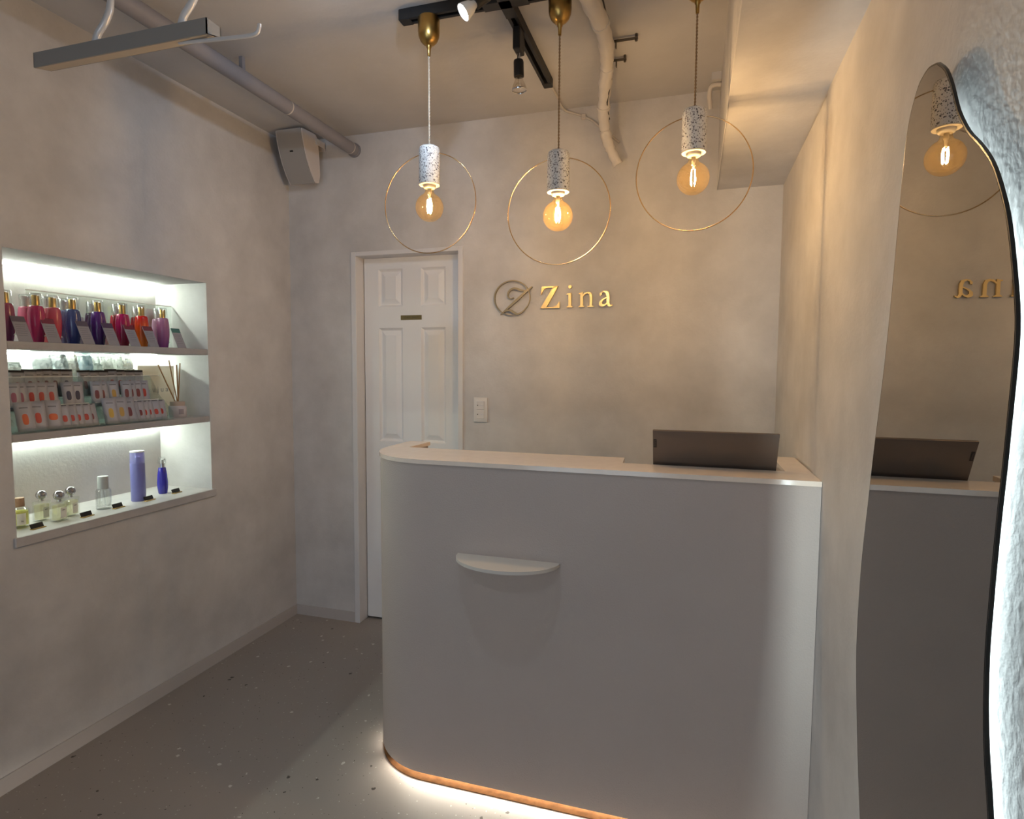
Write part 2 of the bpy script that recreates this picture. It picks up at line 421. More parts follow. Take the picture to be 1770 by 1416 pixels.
M['halfshelf'] = mat('half_shelf', (.66, .60, .53), .45)
hs = thing('half_round_shelf', 'small cream half-round shelf fixed to the counter front', 'shelf', (1.568, YC, .797))
bm = nb(); n = 28; prism(bm, [(.167*math.cos(PI+k/n*PI), .124*math.sin(PI+k/n*PI)) for k in range(n+1)], 'z', -.010, 0)
obj('board', bm, M['halfshelf'], hs, smooth=40)
bm = nb(); box(bm, -.14, .14, -.004, 0, -.022, -.010); obj('mounting_cleat', bm, M['halfshelf'], hs, smooth=0)

# ------------------------------------------------------------------ laptop
lap = thing('laptop', 'open dark grey-brown laptop seen from the back behind the counter ledge', 'laptop', (2.174, -.822, .975))
bm = nb(); box(bm, -.178, .178, -.004, .236, .002, .017, .003, 2); obj('base', bm, M['laptop'], lap)
bm = nb(); box(bm, -.160, .160, .03, .13, .0168, .0176); obj('keyboard', bm, M['laptop_dark'], lap, smooth=0)
tilt = math.radians(26)
bm = nb(); box(bm, -.178, .178, -.004, .004, 0, .243, .0025, 2)
lid = obj('lid', bm, M['laptop'], lap, loc=(0, -.001, .013)); lid.rotation_euler = (tilt, 0, 0)
bm = nb(); box(bm, -.170, .170, .004, .0045, .012, .235); obj('screen', bm, M['laptop_dark'], lid, smooth=0)
bm = nb(); box(bm, -.1755, -.1665, -.0046, -.0038, .182, .212, .0004); lg = obj('logo_tab', bm, M['laptop_dark'], lid, smooth=0)
text_mesh('tab_lettering', 'Lenovo', .0078, M['laptop'], lg, (-.171, -.0047, .197), (PI/2, PI/2, 0))

# ------------------------------------------------------------------ mirror
mir = thing('wall_mirror', 'tall wavy frameless mirror with black edge, backlit on the right wall', 'mirror', (2.415, -1.83, .30))
right = [(-1.8047, 1.8078), (-1.835, 1.7846), (-1.8596, 1.7518), (-1.8821, 1.7142), (-1.9147, 1.6775), (-1.9451, 1.6533), (-1.969, 1.6323), (-1.9891, 1.6102), (-2.011, 1.5766), (-2.0289, 1.5397), (-2.0499, 1.4724), (-2.0573, 1.4316), (-2.0567, 1.3914), (-2.0543, 1.3565), (-2.0502, 1.2971), (-2.0457, 1.2481), (-2.0422, 1.1982), (-2.0394, 1.1412), (-2.0383, 1.0902), (-2.0424, 1.0285), (-2.0518, .9767), (-2.0661, .9259), (-2.082, .85), (-2.088, .76), (-2.076, .66), (-2.045, .56), (-2.0, .47), (-1.94, .40)]
left = [(-1.7746, 1.8159), (-1.7507, 1.8142), (-1.731, 1.8067), (-1.7035, 1.7779), (-1.6886, 1.7403), (-1.6817, 1.6986), (-1.6674, 1.5945), (-1.6524, 1.4856), (-1.6304, 1.3714), (-1.6002, 1.2493), (-1.5806, 1.1525), (-1.5599, 1.0509), (-1.5517, .9605), (-1.5511, .8712), (-1.5655, .7891), (-1.5906, .6927), (-1.6245, .5891), (-1.665, .50), (-1.715, .43), (-1.78, .38), (-1.86, .365)]
loop = right + left[::-1]
lp3 = smooth_path([Vector((0, y, z)) for y, z in loop + [loop[0]]], 3)[:-1]
loop = [(p.y+1.83, p.z-.30) for p in lp3]
def inset(pts, d):
    out = []; n = len(pts)
    area = sum(pts[i][0]*pts[(i+1) % n][1]-pts[(i+1) % n][0]*pts[i][1] for i in range(n))
    s = 1 if area > 0 else -1
    for i in range(n):
        a, b = Vector(pts[i-1]), Vector(pts[(i+1) % n]); t = (b-a).normalized()
        out.append((pts[i][0] - s*t.y*d, pts[i][1] + s*t.x*d))
    return out
bm = nb(); vs = [bm.verts.new((-.0002, y, z)) for y, z in inset(loop, .0025)]; f = bm.faces.new(vs); f.normal_update(); bmesh.ops.triangulate(bm, faces=[f], ngon_method='EAR_CLIP')
obj('glass', bm, M['mirror'], mir, smooth=0)
bm = nb(); prism(bm, loop, 'x', 0, .004); obj('black_edge', bm, M['blackgloss'], mir, smooth=30)
ring_o = inset(loop, .088); ring_i = inset(loop, .095)
bm = nb()
for i in range(len(ring_o)):                           # light ribbon standing between mirror back and wall
    a, b = ring_o[i], ring_o[(i+1) % len(ring_o)]; c_, d_ = ring_i[i], ring_i[(i+1) % len(ring_o)]
    q = [bm.verts.new((x, p[0], p[1])) for x, p in ((.0225, a), (.0305, a), (.0305, b), (.0225, b))]; bm.faces.new(q)
bmesh.ops.remove_doubles(bm, verts=bm.verts, dist=1e-6)
obj('backlight_strip', bm, M['led_mirror'], mir, smooth=0)
bm = nb(); prism(bm, inset(loop, .097), 'x', .019, .0312); obj('backing_board', bm, M['black'], mir, smooth=0)
bm = nb(); prism(bm, inset(loop, .036), 'x', .004, .019); obj('backlight_mask', bm, M['black'], mir, smooth=0)  # unseen board added to narrow the backlight spilling onto the counter

# ------------------------------------------------------------------ wall sign
sign = thing('wall_sign', 'brass wall sign with circled Z emblem and the letters Zina', 'sign', (1.409, -.006, 1.676))
def sx(zx): d = zx-715; return d*(.000403-.000000024*d)
def sz(zy): return (520-zy)*.00037
def letter(name, polys, m, depth=.010, circles=()):
    bm = nb()
    for P in polys: prism(bm, [(sx(a), sz(b)) for a, b in P], 'y', -depth, 0)
    for cx_, cy_, r_ in circles: prism(bm, [(sx(cx_+r_*math.cos(k*PI/10)), sz(cy_+r_*math.sin(k*PI/10))) for k in range(20)], 'y', -depth, 0)
    o = obj(name, bm, m, sign, smooth=25); return o
letter('letter_z', [[(728, 250), (925, 248), (916, 264), (780, 267), (748, 285), (719, 354), (714, 350), (720, 285)],
                    [(862, 262), (927, 248), (776, 525), (710, 525)],
                    [(782, 511), (865, 509), (910, 488), (938, 443), (945, 443), (945, 525), (772, 525)]], M['gold'])
letter('letter_i', [[(1030, 350), (1086, 337), (1086, 499), (1106, 511), (1106, 520), (1031, 520), (1031, 511), (1053, 499), (1053, 362), (1030, 360)]], M['gold'], circles=((1071, 262, 21),))
letter('letter_n', [[(1180, 347), (1231, 334), (1231, 364), (1258, 341), (1296, 330), (1332, 343), (1347, 382), (1347, 499), (1369, 511), (1369, 520), (1292, 520), (1292, 511), (1314, 499), (1314, 388), (1304, 362), (1282, 353), (1256, 363), (1231, 388), (1231, 499), (1252, 511), (1252, 520), (1179, 520), (1179, 511), (1199, 499), (1199, 360), (1180, 357)]], M['gold'])
letter('letter_a', [[(1440, 362), (1465, 333), (1505, 325), (1546, 338), (1561, 376), (1562, 480), (1574, 502), (1601, 494), (1601, 506), (1576, 521), (1549, 516), (1531, 490), (1528, 390), (1515, 352), (1490, 341), (1468, 352), (1466, 375), (1445, 384)],
                    [(1530, 402), (1470, 430), (1436, 464), (1432, 495), (1450, 516), (1480, 521), (1510, 509), (1536, 484), (1530, 470), (1506, 490), (1485, 494), (1469, 480), (1471, 455), (1495, 432), (1530, 417)]], M['gold'])
def ribbon(bm, pts, ws, y0, y1):
    P = smooth_path([Vector((a, b, 0)) for a, b in pts], 6)
    nW = len(ws)-1; L_, R_ = [], []
    for i, p in enumerate(P):
        t = (P[min(i+1, len(P)-1)]-P[max(i-1, 0)]).normalized(); k = i/(len(P)-1)*nW; j = min(int(k), nW-1); wd = ws[j]*(1-(k-j))+ws[j+1]*(k-j)
        L_.append((p.x-t.y*wd/2, p.y+t.x*wd/2)); R_.append((p.x+t.y*wd/2, p.y-t.x*wd/2))
    for i in range(len(P)-1):
        prism(bm, [(sx(a), sz(b)) for a, b in (L_[i], L_[i+1], R_[i+1], R_[i])], 'y', y0, y1)
emb = thing('emblem', 'dark brass circled script Z emblem', None); emb.parent = sign
bm = nb(); n = 48
cir = [(370+212*math.cos(2*PI*k/n), 380+222*math.sin(2*PI*k/n)) for k in range(n)]
for k in range(n):
    wv = lambda q: 3+5*(.5+.5*math.cos(2*PI*q/n*1.0+2.2))
    a0, a1 = 2*PI*k/n, 2*PI*(k+1)/n
    pt = lambda a, rr: (sx(370+(212+rr)*math.cos(a)), sz(380+(222+rr)*math.sin(a)))
    prism(bm, [pt(a0, wv(k)), pt(a1, wv(k+1)), pt(a1, -wv(k+1)), pt(a0, -wv(k))], 'y', -.011, -.001)
obj('circle', bm, M['emblem'], emb, smooth=25)
bm = nb()
ribbon(bm, [(232, 596), (330, 500), (430, 405), (530, 310), (610, 243)], [6, 24, 30, 26, 12], -.013, -.001)
ribbon(bm, [(388, 378), (350, 388), (318, 352), (334, 292), (382, 260), (432, 266), (482, 288), (532, 292), (560, 272)], [14, 11, 16, 24, 26, 26, 22, 12], -.0125, -.001)
ribbon(bm, [(244, 584), (300, 545), (350, 542), (400, 574), (440, 588), (500, 556), (560, 480)], [8, 16, 24, 28, 24, 14, 6], -.0125, -.001)
obj('script_letter', bm, M['emblem'], emb, smooth=25)

# ------------------------------------------------------------------ light switch
sw = thing('light_switch', 'white double light switch plate beside the door', 'switch', (1.1035, 0, 1.1835))
bm = nb(); box(bm, -.0355, .0355, -.009, 0, -.061, .061, .003, 2); obj('plate', bm, M['plastic'], sw)
for z0, z1 in ((-.044, -.001), (.001, .044)):
    bm = nb(); box(bm, -.0215, .0215, -.0125, -.008, z0, z1, .0012); rk = obj('rocker', bm, M['plastic'], sw)
    bm = nb(); box(bm, -.016, -.011, -.0131, -.0122, (z0+z1)/2-.002, (z0+z1)/2+.002); obj('indicator', bm, M['ink'], rk, smooth=0)
    bm = nb(); box(bm, -.004, .018, -.0135, -.0122, (z0+z1)/2-.003, (z0+z1)/2+.003, .0008); obj('marker_window', bm, M['frame_paint'], rk)

# ------------------------------------------------------------------ ceiling track
def rail(name, label, x0, x1, y0, y1, along):
    t = thing(name, label, 'track', ((x0+x1)/2, (y0+y1)/2, H), group='ceiling lighting tracks')
    hx, hy = (x1-x0)/2, (y1-y0)/2
    if along == 'x':
        bm = nb(); box(bm, -hx, hx, -hy, -hy+.011, -.034, 0); box(bm, -hx, hx, hy-.011, hy, -.034, 0); box(bm, -hx, hx, -hy+.011, hy-.011, -.012, 0)
        obj('channel', bm, M['black'], t, smooth=0)
        for s in (-1, 1):
            bm = nb(); box(bm, s*hx-.02, s*hx+.02, -hy-.001, hy+.001, -.036, 0, .002); obj('end_cap', bm, M['black'], t)
    else:
        bm = nb(); box(bm, -hx, -hx+.011, -hy, hy, -.034, 0); box(bm, hx-.011, hx, -hy, hy, -.034, 0); box(bm, -hx+.011, hx-.011, -hy, hy, -.012, 0)
        obj('channel', bm, M['black'], t, smooth=0)
        for s in (-1, 1):
            bm = nb(); box(bm, -hx-.001, hx+.001, s*hy-.02, s*hy+.02, -.036, 0, .002); obj('end_cap', bm, M['black'], t)
    return t
M['railgrey'] = mat('rail_black', (.03, .028, .027), .45)
rail('lighting_track', 'black ceiling track carrying the three pendant lamps', 1.155, 2.17, -.905, -.868, 'x')
rail('lighting_track', 'black ceiling track crossing the pendant track toward the back wall', 1.487, 1.523, -3.6, -.905, 'y')
rail('lighting_track', 'short black track piece from the crossing to the back wall', 1.487, 1.523, -.868, -.315, 'y')
tj = thing('track_joint', 'black cross joint between the ceiling tracks', 'track joint', (1.505, -.8865, H))
bm = nb(); box(bm, -.075, .075, -.0195, .0195, -.037, -.034); box(bm, -.0195, .0195, -.075, .075, -.037, -.034); obj('cover', bm, M['railgrey'], tj, smooth=0)

def spotlight(label, x, y, aim, lit, energy=0, cone=100, stem=.025, al=.075):
    """adapter on the track, chrome stem, black socket, reflector lamp turned toward aim"""
    t = thing('track_spotlight', label, 'spotlight', (x, y, H-.034), group='track spotlights')
    bm = nb(); box(bm, -.013, .013, -.030, .030, -al, 0, .003); obj('adapter', bm, M['black'], t)
    bm = nb(); tube(bm, [(0, 0, -al), (0, 0, -al-stem)], .006, 10); obj('stem', bm, M['chrome'], t)
    piv = Vector((0, 0, -al-.003-stem)); d = Vector(aim).normalized(); q = d.to_track_quat('Z', 'Y')
    def oriented(prof, n=20):
        b = nb(); lathe(b, prof, n)
        for v in b.verts: v.co = piv + q @ v.co
        return b
    obj('socket', oriented([(0, -.004), (.016, -.002), (.0175, .004), (.0175, .052), (.0, .052)]), M['black'], t)
    if lit:
        lm = obj('lamp', oriented([(.010, .052), (.013, .060), (.019, .070), (.0245, .090), (.0255, .098), (.0235, .098), (.021, .088)]), M['lampglass'], t)
        obj('lens', oriented([(0, .0945), (.0225, .0945)]), M['lens_lit'], lm)
        p = piv + d*.108; wp = Vector((x, y, H-.034)) + p
        l = light('SPOT', 'spot_light', p, energy, COOL, t, .022, None, cone, .6); l.rotation_euler = d.to_track_quat('-Z', 'Y').to_euler()
    else:
        lm = obj('lamp', oriented([(.011, .050), (.0135, .058), (.015, .066), (.021, .078), (.025, .090), (.0255, .096), (.023, .096), (.0, .090)]), M['lampclear'], t)
        obj('rim', oriented([(.0245, .094), (.026, .096), (.0245, .099), (.0235, .097)]), M['chrome'], lm)
    return t
M['lampglass'] = mat('lamp_glass', (.80, .80, .80), .15, .1)
M['lampclear'] = clear_mat('lamp_clear', (.98, .93, .85), .15, .05, .8)
M['lens_lit'] = emit_mat('lens_lit', (1, .97, .90), 30)
spotlight('lit track spotlight above the leftmost pendant lamp, turned to the left wall', 1.505, -1.05, (-.62, -.36, -.60), True, SPOT_LIT_W, 164, .02, .04)
spotlight('unlit track spotlight with clear reflector lamp, between left and middle pendants', 1.505, -.735, (.03, .02, -1), False)
spotlight('lit track spotlight above the counter front, aimed at the door', 1.505, -1.50, (-.75, .9, -.40), True, SPOT_DOOR_W, 86, .02, .04)
spotlight('lit track spotlight aimed down at the counter front', 1.505, -1.78, (.03, .62, -1.5), True, SPOT_COUNTER_W, 72, .02, .04)
spotlight('lit track spotlight at the track end behind the viewer', 1.505, -3.2, (.0, .85, -.8), True, SPOT_FRONT_W, 56, .02, .04)

# ------------------------------------------------------------------ pendant lamps
FIL = [emit_mat('filament_glow', WARM, e) for e in FIL_E]
M['socketw'] = mat('socket_ceramic', (.74, .66, .52), .4)
def pendant(label, x, y, ztop, yaw, cord, fil):
    zc = H-.034
    t = thing('pendant_lamp', label, 'pendant lamp', (x, y, ztop), group='terrazzo pendant lamps with brass ring')
    d = zc-ztop
    bm = nb(); lathe(bm, [(0, d), (.034, d), (.036, d-.003), (.036, d-.045), (.034, d-.060), (.028, d-.074), (.018, d-.084), (.009, d-.088), (0, d-.088)], 32); can = obj('canopy', bm, M['brass'], t, smooth=40)
    bm = nb(); lathe(bm, [(0, d-.085), (.0085, d-.086), (.0085, d-.095), (.006, d-.098), (.005, d-.122), (0, d-.124)], 16); obj('strain_relief', bm, M['brass'], can, smooth=40)
    L = d-.122
    for s in (0, 1):
        n = int(L/.0022); pts = [(.0017*math.cos(2*PI*k*.0022/.020+s*PI), .0017*math.sin(2*PI*k*.0022/.020+s*PI), k*L/n) for k in range(n+1)]
        bm = nb(); tube(bm, pts, .0016, 5); obj('cord_strand', bm, cord, t, smooth=60)
    bm = nb(); lathe(bm, [(0, 0), (.027, 0), (.032, -.003), (.0345, -.010), (.0355, -.02), (.0355, -.122), (.034, -.124), (.029, -.124), (.029, -.110), (0, -.110)], 32); obj('terrazzo_holder', bm, M['holder'], t, smooth=40)
    bm = nb(); lathe(bm, [(.0345, -.1235), (.0345, -.1265), (.022, -.1265), (.0225, -.1235)], 32); obj('rim', bm, M['socketw'], t, smooth=40)
    bm = nb(); lathe(bm, [(0, -.110), (.0215, -.112), (.0215, -.131), (.0195, -.136), (.016, -.138), (0, -.138)], 24); obj('socket', bm, M['socketw'], t, smooth=40)
    R = .1665; zr = -.186; n = 96
    bm = nb(); tube(bm, [(R*math.cos(2*PI*k/n)*math.cos(yaw), R*math.cos(2*PI*k/n)*math.sin(yaw), zr+R*math.sin(2*PI*k/n)) for k in range(n)], .0017, 8, closed=True); obj('ring', bm, M['ring_brass'], t, smooth=60)
    rb = .0475; zb_ = -.200
    prof = [(.0135, -.136), (.0145, -.146), (.0175, -.154)]
    a0 = math.asin(.0235/rb)
    for k in range(17):
        a = a0 + (PI-a0)*k/16; prof.append((rb*math.sin(a), zb_+rb*math.cos(a)))
    bm = nb(); lathe(bm, prof, 32); bulb = obj('bulb', bm, M['bulbglass'], t, smooth=60)
    bm = nb(); lathe(bm, [(0, -.137), (.006, -.138), (.0075, -.150), (.004, -.158), (.003, -.172), (0, -.172)], 14); obj('glass_stem', bm, M['socketw'], bulb, smooth=60)
    for k in range(4):
        a = PI/4 + k*PI/2
        bm = nb(); tube(bm, [(.0060*math.cos(a), .0060*math.sin(a), -.175), (.0085*math.cos(a), .0085*math.sin(a), -.195), (.0060*math.cos(a), .0060*math.sin(a), -.216)], .0014, 6); obj('filament', bm, fil, bulb, smooth=60)
    return t
pendant('leftmost pendant lamp, its terrazzo holder lit white', 1.2372, -.885, 2.134, .02, M['cordw'], FIL[0])
pendant('middle pendant lamp with a grey terrazzo holder, hanging lowest', 1.6835, -.885, 2.0755, .0, M['cord'], FIL[1])
pendant('rightmost pendant lamp with grey terrazzo holder, beside the ceiling beam', 2.0938, -.885, 2.157, .0, M['cord'], FIL[2])

# ------------------------------------------------------------------ ceiling pipe, wrapped pipe, cable, stub
cp = thing('ceiling_pipe', 'straight grey painted pipe running along the ceiling on the left', 'pipe', (.408, 0, 2.507))
bm = nb(); tube(bm, [(0, YF, 0), (0, 0, 0)], .030, 24); obj('pipe', bm, M['pipe'], cp, smooth=50)
for y in (-.53, -.045):
    bm = nb(); tube(bm, [(0, y-.003, 0), (0, y+.003, 0)], .0306, 24); obj('joint_ring', bm, M['cable'], cp, smooth=50)
bm = nb(); tube(bm, [(0, -.012, 0), (0, 0, 0)], .036, 24); obj('wall_collar', bm, M['pipe'], cp, smooth=50)
for y in (-.8, -2.2):
    bm = nb(); box(bm, -.008, .008, y-.008, y+.008, .028, H-2.507); obj('hanger', bm, M['pipe'], cp, smooth=0)

wp = thing('wrapped_pipe', 'cream tape-wrapped pipe bending down from the ceiling in front of the back wall', 'pipe', (0, 0, 0))
path = smooth_path([(1.70, -1.38, 2.50), (1.735, -1.16, 2.505), (1.775, -.90, 2.516), (1.788, -.66, 2.535), (1.768, -.45, 2.54), (1.738, -.3, 2.502), (1.722, -.2, 2.44), (1.730, -.14, 2.37), (1.772, -.105, 2.278)], 8)
nP = len(path); rr = [.030 - .009*(i/(nP-1)) + .0022*math.sin(i*1.9) + .0015*math.sin(i*.7+1) for i in range(nP)]
bm = nb(); tube(bm, path, rr, 14); obj('wrapped_tube', bm, M['wrap'], wp, smooth=60)
for i in (10, 21, 33, 44, 52, 58):
    if i < nP-1:
        a, b = path[i], path[i+1]; bm = nb(); tube(bm, [a, a+(b-a)*.7], rr[i]+.0022, 14); obj('tape_band', bm, M['wrap'], wp, smooth=60)
M['darkmetal'] = mat('bracket_metal', (.10, .085, .07), .5, .6)
for (x, y, ln) in ((1.80, -.535, .09), (1.785, -.40, .05)):
    br = thing('bracket', 'dark metal pipe bracket', None); br.parent = wp
    bm = nb(); box(bm, x-.02, x+ln, y-.006, y+.006, 2.568, 2.572); box(bm, x+.010, x+.014, y-.006, y+.006, 2.545, 2.572); obj('strap', bm, M['darkmetal'], br, smooth=0)
    bm = nb(); tube(bm, [(x+ln-.006, y, 2.585), (x+ln-.006, y, 2.560)], .005, 8); obj('bolt', bm, M['darkmetal'], br)
bm = nb(); tube(bm, smooth_path([(1.80, -.85, 2.575), (1.800, -.70, 2.572), (1.79, -.56, 2.572)], 5), .0025, 6); obj('black_wire', bm, M['black'], wp, smooth=60)
bm = nb(); tube(bm, smooth_path([(1.775, -.37, 2.520), (1.745, -.27, 2.470), (1.745, -.2, 2.435)], 5), .003, 6); obj('black_wire', bm, M['black'], wp, smooth=60)

cb = thing('white_cable', 'thin white cable curving from the track end down the back wall', 'cable', (0, 0, 0))
bm = nb(); tube(bm, smooth_path([(1.51, -.30, 2.572), (1.51, -.15, 2.575), (1.515, -.03, 2.570), (1.560, -.008, 2.556), (1.605, -.007, 2.538), (1.65, -.007, 2.508), (1.69, -.007, 2.472), (1.765, -.007, 2.407)], 6), .0052, 8); obj('cable_sheath', bm, M['cable'], cb, smooth=60)
bm = nb(); box(bm, 1.59, 1.612, -.013, 0, 2.528, 2.550, .002); obj('clip', bm, M['cable'], cb)

st = thing('pipe_stub', 'short bent white pipe stub by the ceiling beam near the back wall', 'pipe stub', (0, 0, 0))
bm = nb(); tube(bm, smooth_path([(2.188, -.14, 2.545), (2.165, -.14, 2.548), (2.148, -.135, 2.54), (2.144, -.12, 2.51), (2.150, -.10, 2.47)], 5), .009, 10); obj('stub', bm, M['cable'], st, smooth=60)
bm = nb(); box(bm, 2.15, 2.188, -.17, -.11, 2.556, H); obj('bracket', bm, M['ceiling'], st, smooth=0)

# ------------------------------------------------------------------ wall speaker
sp = thing('wall_speaker', 'white wedge-shaped speaker mounted high in the back left corner', 'speaker', (.0, 0, 0))
def spk_profile():   # side outline (y, z): curved front, sloping back
    fr = [(-.186, 2.573), (-.178, 2.53), (-.163, 2.48), (-.142, 2.43), (-.113, 2.38), (-.076, 2.337)]
    return fr, [(-.052, 2.342), (-.040, 2.385), (-.045, 2.48), (-.056, 2.56), (-.075, 2.580)]
fr, bk = spk_profile()
bm = nb(); prism(bm, fr + bk, 'x', .070, .226); bmesh.ops.bevel(bm, geom=[e for e in bm.edges if abs(e.verts[0].co.x-e.verts[1].co.x) > .1], offset=.003, segments=2, affect='EDGES')
obj('cabinet', bm, M['speaker'], sp, smooth=25)
bm = nb(); frs = smooth_path([Vector((0, a, b)) for a, b in fr], 4)
prism(bm, [(p.y-.0035, p.z) for p in frs] + [(p.y+.002, p.z) for p in frs[::-1]], 'x', .077, .220); obj('grille', bm, M['grille'], sp, smooth=40)
bm = nb(); box(bm, .140, .156, -.169, -.163, 2.470, 2.476); obj('badge', bm, M['black'], sp, smooth=0)
bm = nb(); tube(bm, [(.235, -.066, 2.545), (.226, -.066, 2.545)], .014, 14); obj('pivot_knob', bm, M['plastic'], sp)
bm = nb(); box(bm, .229, .233, -.07, 0, 2.530, 2.560); box(bm, .065, .069, -.07, 0, 2.530, 2.560); box(bm, .065, .233, -.004, 0, 2.520, 2.570); obj('mount_bracket', bm, M['speaker'], sp, smooth=0)

# ------------------------------------------------------------------ hanging bar at the top left
hb = thing('hanging_bar', 'grey metal bar hung from bent white hooks under the ceiling', 'hanging bar', (.545, -1.45, 2.265))
bm = nb(); box(bm, -.315, .315, -.002, .002, 0, .042); box(bm, -.315, .315, .046, .048, .012, .042); obj('face_plate', bm, M['barmetal'], hb, smooth=0)
for s_ in (-.315, .313):
    bm = nb(); prism(bm, [(-.002, 0), (.048, .012), (.048, .042), (-.002, .042)], 'x', s_, s_+.002); obj('end_plate', bm, M['barmetal'], hb, smooth=0)
bm = nb(); prism(bm, [(.002, 0), (.002, .003), (.046, .015), (.046, .012)], 'x', -.315, .315); obj('under_plate', bm, M['barunder'], hb, smooth=0)
bm = nb(); tube(bm, smooth_path([(.20, .022, .006), (.33, .022, -.004), (.42, .022, -.010), (.452, .022, -.008), (.461, .022, .004), (.463, .022, .014)], 5), .0052, 10); obj('rod', bm, M['hook'], hb, smooth=60)
for x in (-.105, .205):
    bm = nb(); pts = smooth_path([(x, .022, .016), (x+.002, .022, .045), (x+.012, .024, .075), (x+.035, .028, .105), (x+.050, .032, .140), (x+.052, .036, .19), (x+.052, .040, .26), (x+.052, .040, H-2.265)], 5)
    tube(bm, pts, [.0095-.003*min(1, max(0, (i-20)/10)) for i in range(len(pts))], 10); hk = obj('hook', bm, M['hook'], hb, smooth=60)
    bm = nb(); tube(bm, [(x+.040, .033, .175), (x+.066, .036, .170)], .004, 8); obj('thumb_screw', bm, M['chrome'], hk)
    bm = nb(); box(bm, x+.030, x+.074, .018, .062, H-2.265-.006, H-2.265, .001); obj('ceiling_plate', bm, M['hook'], hk)
uc = thing('ceiling_unit', 'grey boxy unit under the ceiling cut off by the top left picture edge', 'ceiling unit', (.36, -1.56, 2.42))
bm = nb(); box(bm, -.07, .07, -.07, .07, 0, H-2.42, .004); obj('housing', bm, M['barmetal'], uc)
bm = nb(); box(bm, -.055, .055, -.055, .055, -.004, 0, .001); obj('bottom_cover', bm, M['black'], uc)

# ------------------------------------------------------------------ niche, bottom: perfumes and hair products
def grad_mat(name, c0, c1, z0, z1, rough=.2, trans=0., coat=.3):
    m = mat(name, c0, rough, coat=coat, trans=trans); nt = m.node_tree; b = nt.nodes['Principled BSDF']
    tc = nt.nodes.new('ShaderNodeTexCoord'); s = nt.nodes.new('ShaderNodeSeparateXYZ'); nt.links.new(tc.outputs['Object'], s.inputs[0])
    mr = nt.nodes.new('ShaderNodeMapRange'); mr.inputs['From Min'].default_value = z0; mr.inputs['From Max'].default_value = z1; nt.links.new(s.outputs[2], mr.inputs['Value'])
    mx = nt.nodes.new('ShaderNodeMix'); mx.data_type = 'RGBA'; mx.inputs['A'].default_value = (*c0, 1); mx.inputs['B'].default_value = (*c1, 1)
    nt.links.new(mr.outputs['Result'], mx.inputs['Factor']); nt.links.new(mx.outputs['Result'], b.inputs['Base Color'])
    return m
M['glass'] = clear_mat('clear_glass', (.97, .98, .97), .06, .02, .65)
M['liq_yellow'] = clear_mat('yellow_liquid', (.93, .92, .42), .03, .1, .2, veil=((.85, .83, .25), .45))
M['liq_pale'] = clear_mat('pale_liquid', (.97, .96, .82), .03, .1, .2, veil=((.92, .89, .64), .18))
M['wood'] = mat('wood_cap', (.34, .20, .12), .6, mottle=(60, .2))
M['greycap'] = mat('grey_cap', (.42, .43, .42), .45)
M['labelw'] = mat('label_paper', (.80, .80, .74), .6)

o = thing('perfume_bottle', 'yellow perfume bottle with brown wooden cap at the left end of the sill', 'bottle', (-.125, -1.322, NZB))
bm = nb(); lathe(bm, [(0, 0), (.024, 0), (.0255, .002), (.0255, .060), (.023, .066), (.013, .070), (.010, .074), (0, .074)], 28); obj('glass_body', bm, M['glass'], o, smooth=40)
bm = nb(); lathe(bm, [(0, .010), (.0235, .010), (.0235, .057), (.0, .057)], 28); obj('liquid', bm, M['liq_yellow'], o, smooth=40)
bm = nb(); lathe(bm, [(0, .074), (.0145, .074), (.0145, .104), (0, .104)], 24); obj('cap', bm, M['wood'], o, smooth=40)
bm = nb()
for k in range(8):
    a0 = -.95 + k*.13; a1 = a0+.13
    vs = [bm.verts.new((.0258*math.cos(a), .0258*math.sin(a), z)) for a, z in ((a0, .012), (a1, .012), (a1, .052), (a0, .052))]; bm.faces.new(vs)
obj('label', bm, M['labelw'], o, smooth=60)
text_mesh('lettering', 'N', .008, M['ink'], o, (.0262, -.010, .025), (PI/2, 0, PI/2-.35))

M['steel'] = mat('polished_ball', (.45, .43, .44), .06, 1.0)
ball_lbl = ['square clear perfume bottle with silver ball cap, beside the yellow bottle', 'square clear perfume bottle with silver ball cap, nearest the sill front of three', 'square clear perfume bottle with silver ball cap, rightmost of three']
for (x, y, rz), lb in zip(((-.150, -1.232, .2), (-.085, -1.216, .15), (-.118, -1.150, .25)), ball_lbl):
    o = thing('ball_cap_perfume', lb, 'bottle', (x, y, NZB), (0, 0, rz), 'ball-capped perfume bottles')
    bm = nb(); box(bm, -.017, .017, -.023, .023, 0, .072, .0025, 2); obj('glass_body', bm, M['glass'], o)
    bm = nb(); box(bm, -.0135, .0135, -.0195, .0195, .006, .060, .002); obj('liquid', bm, M['liq_pale'], o)
    bm = nb(); tube(bm, [(0, 0, .072), (0, 0, .079)], .0075, 14); obj('neck', bm, M['chrome'], o)
    bm = nb(); lathe(bm, [(.0172*math.sin(PI*k/14), .094-.0172*math.cos(PI*k/14)) for k in range(15)], 24); obj('ball_cap', bm, M['steel'], o, smooth=80)
    bm = nb(); box(bm, .0171, .0174, -.012, .012, .012, .050); lb_ = obj('label', bm, M['labelw'], o, smooth=0)
    text_mesh('lettering', 'eau', .008, M['grey_ink'], lb_, (.0177, 0, .042), (PI/2, 0, PI/2))

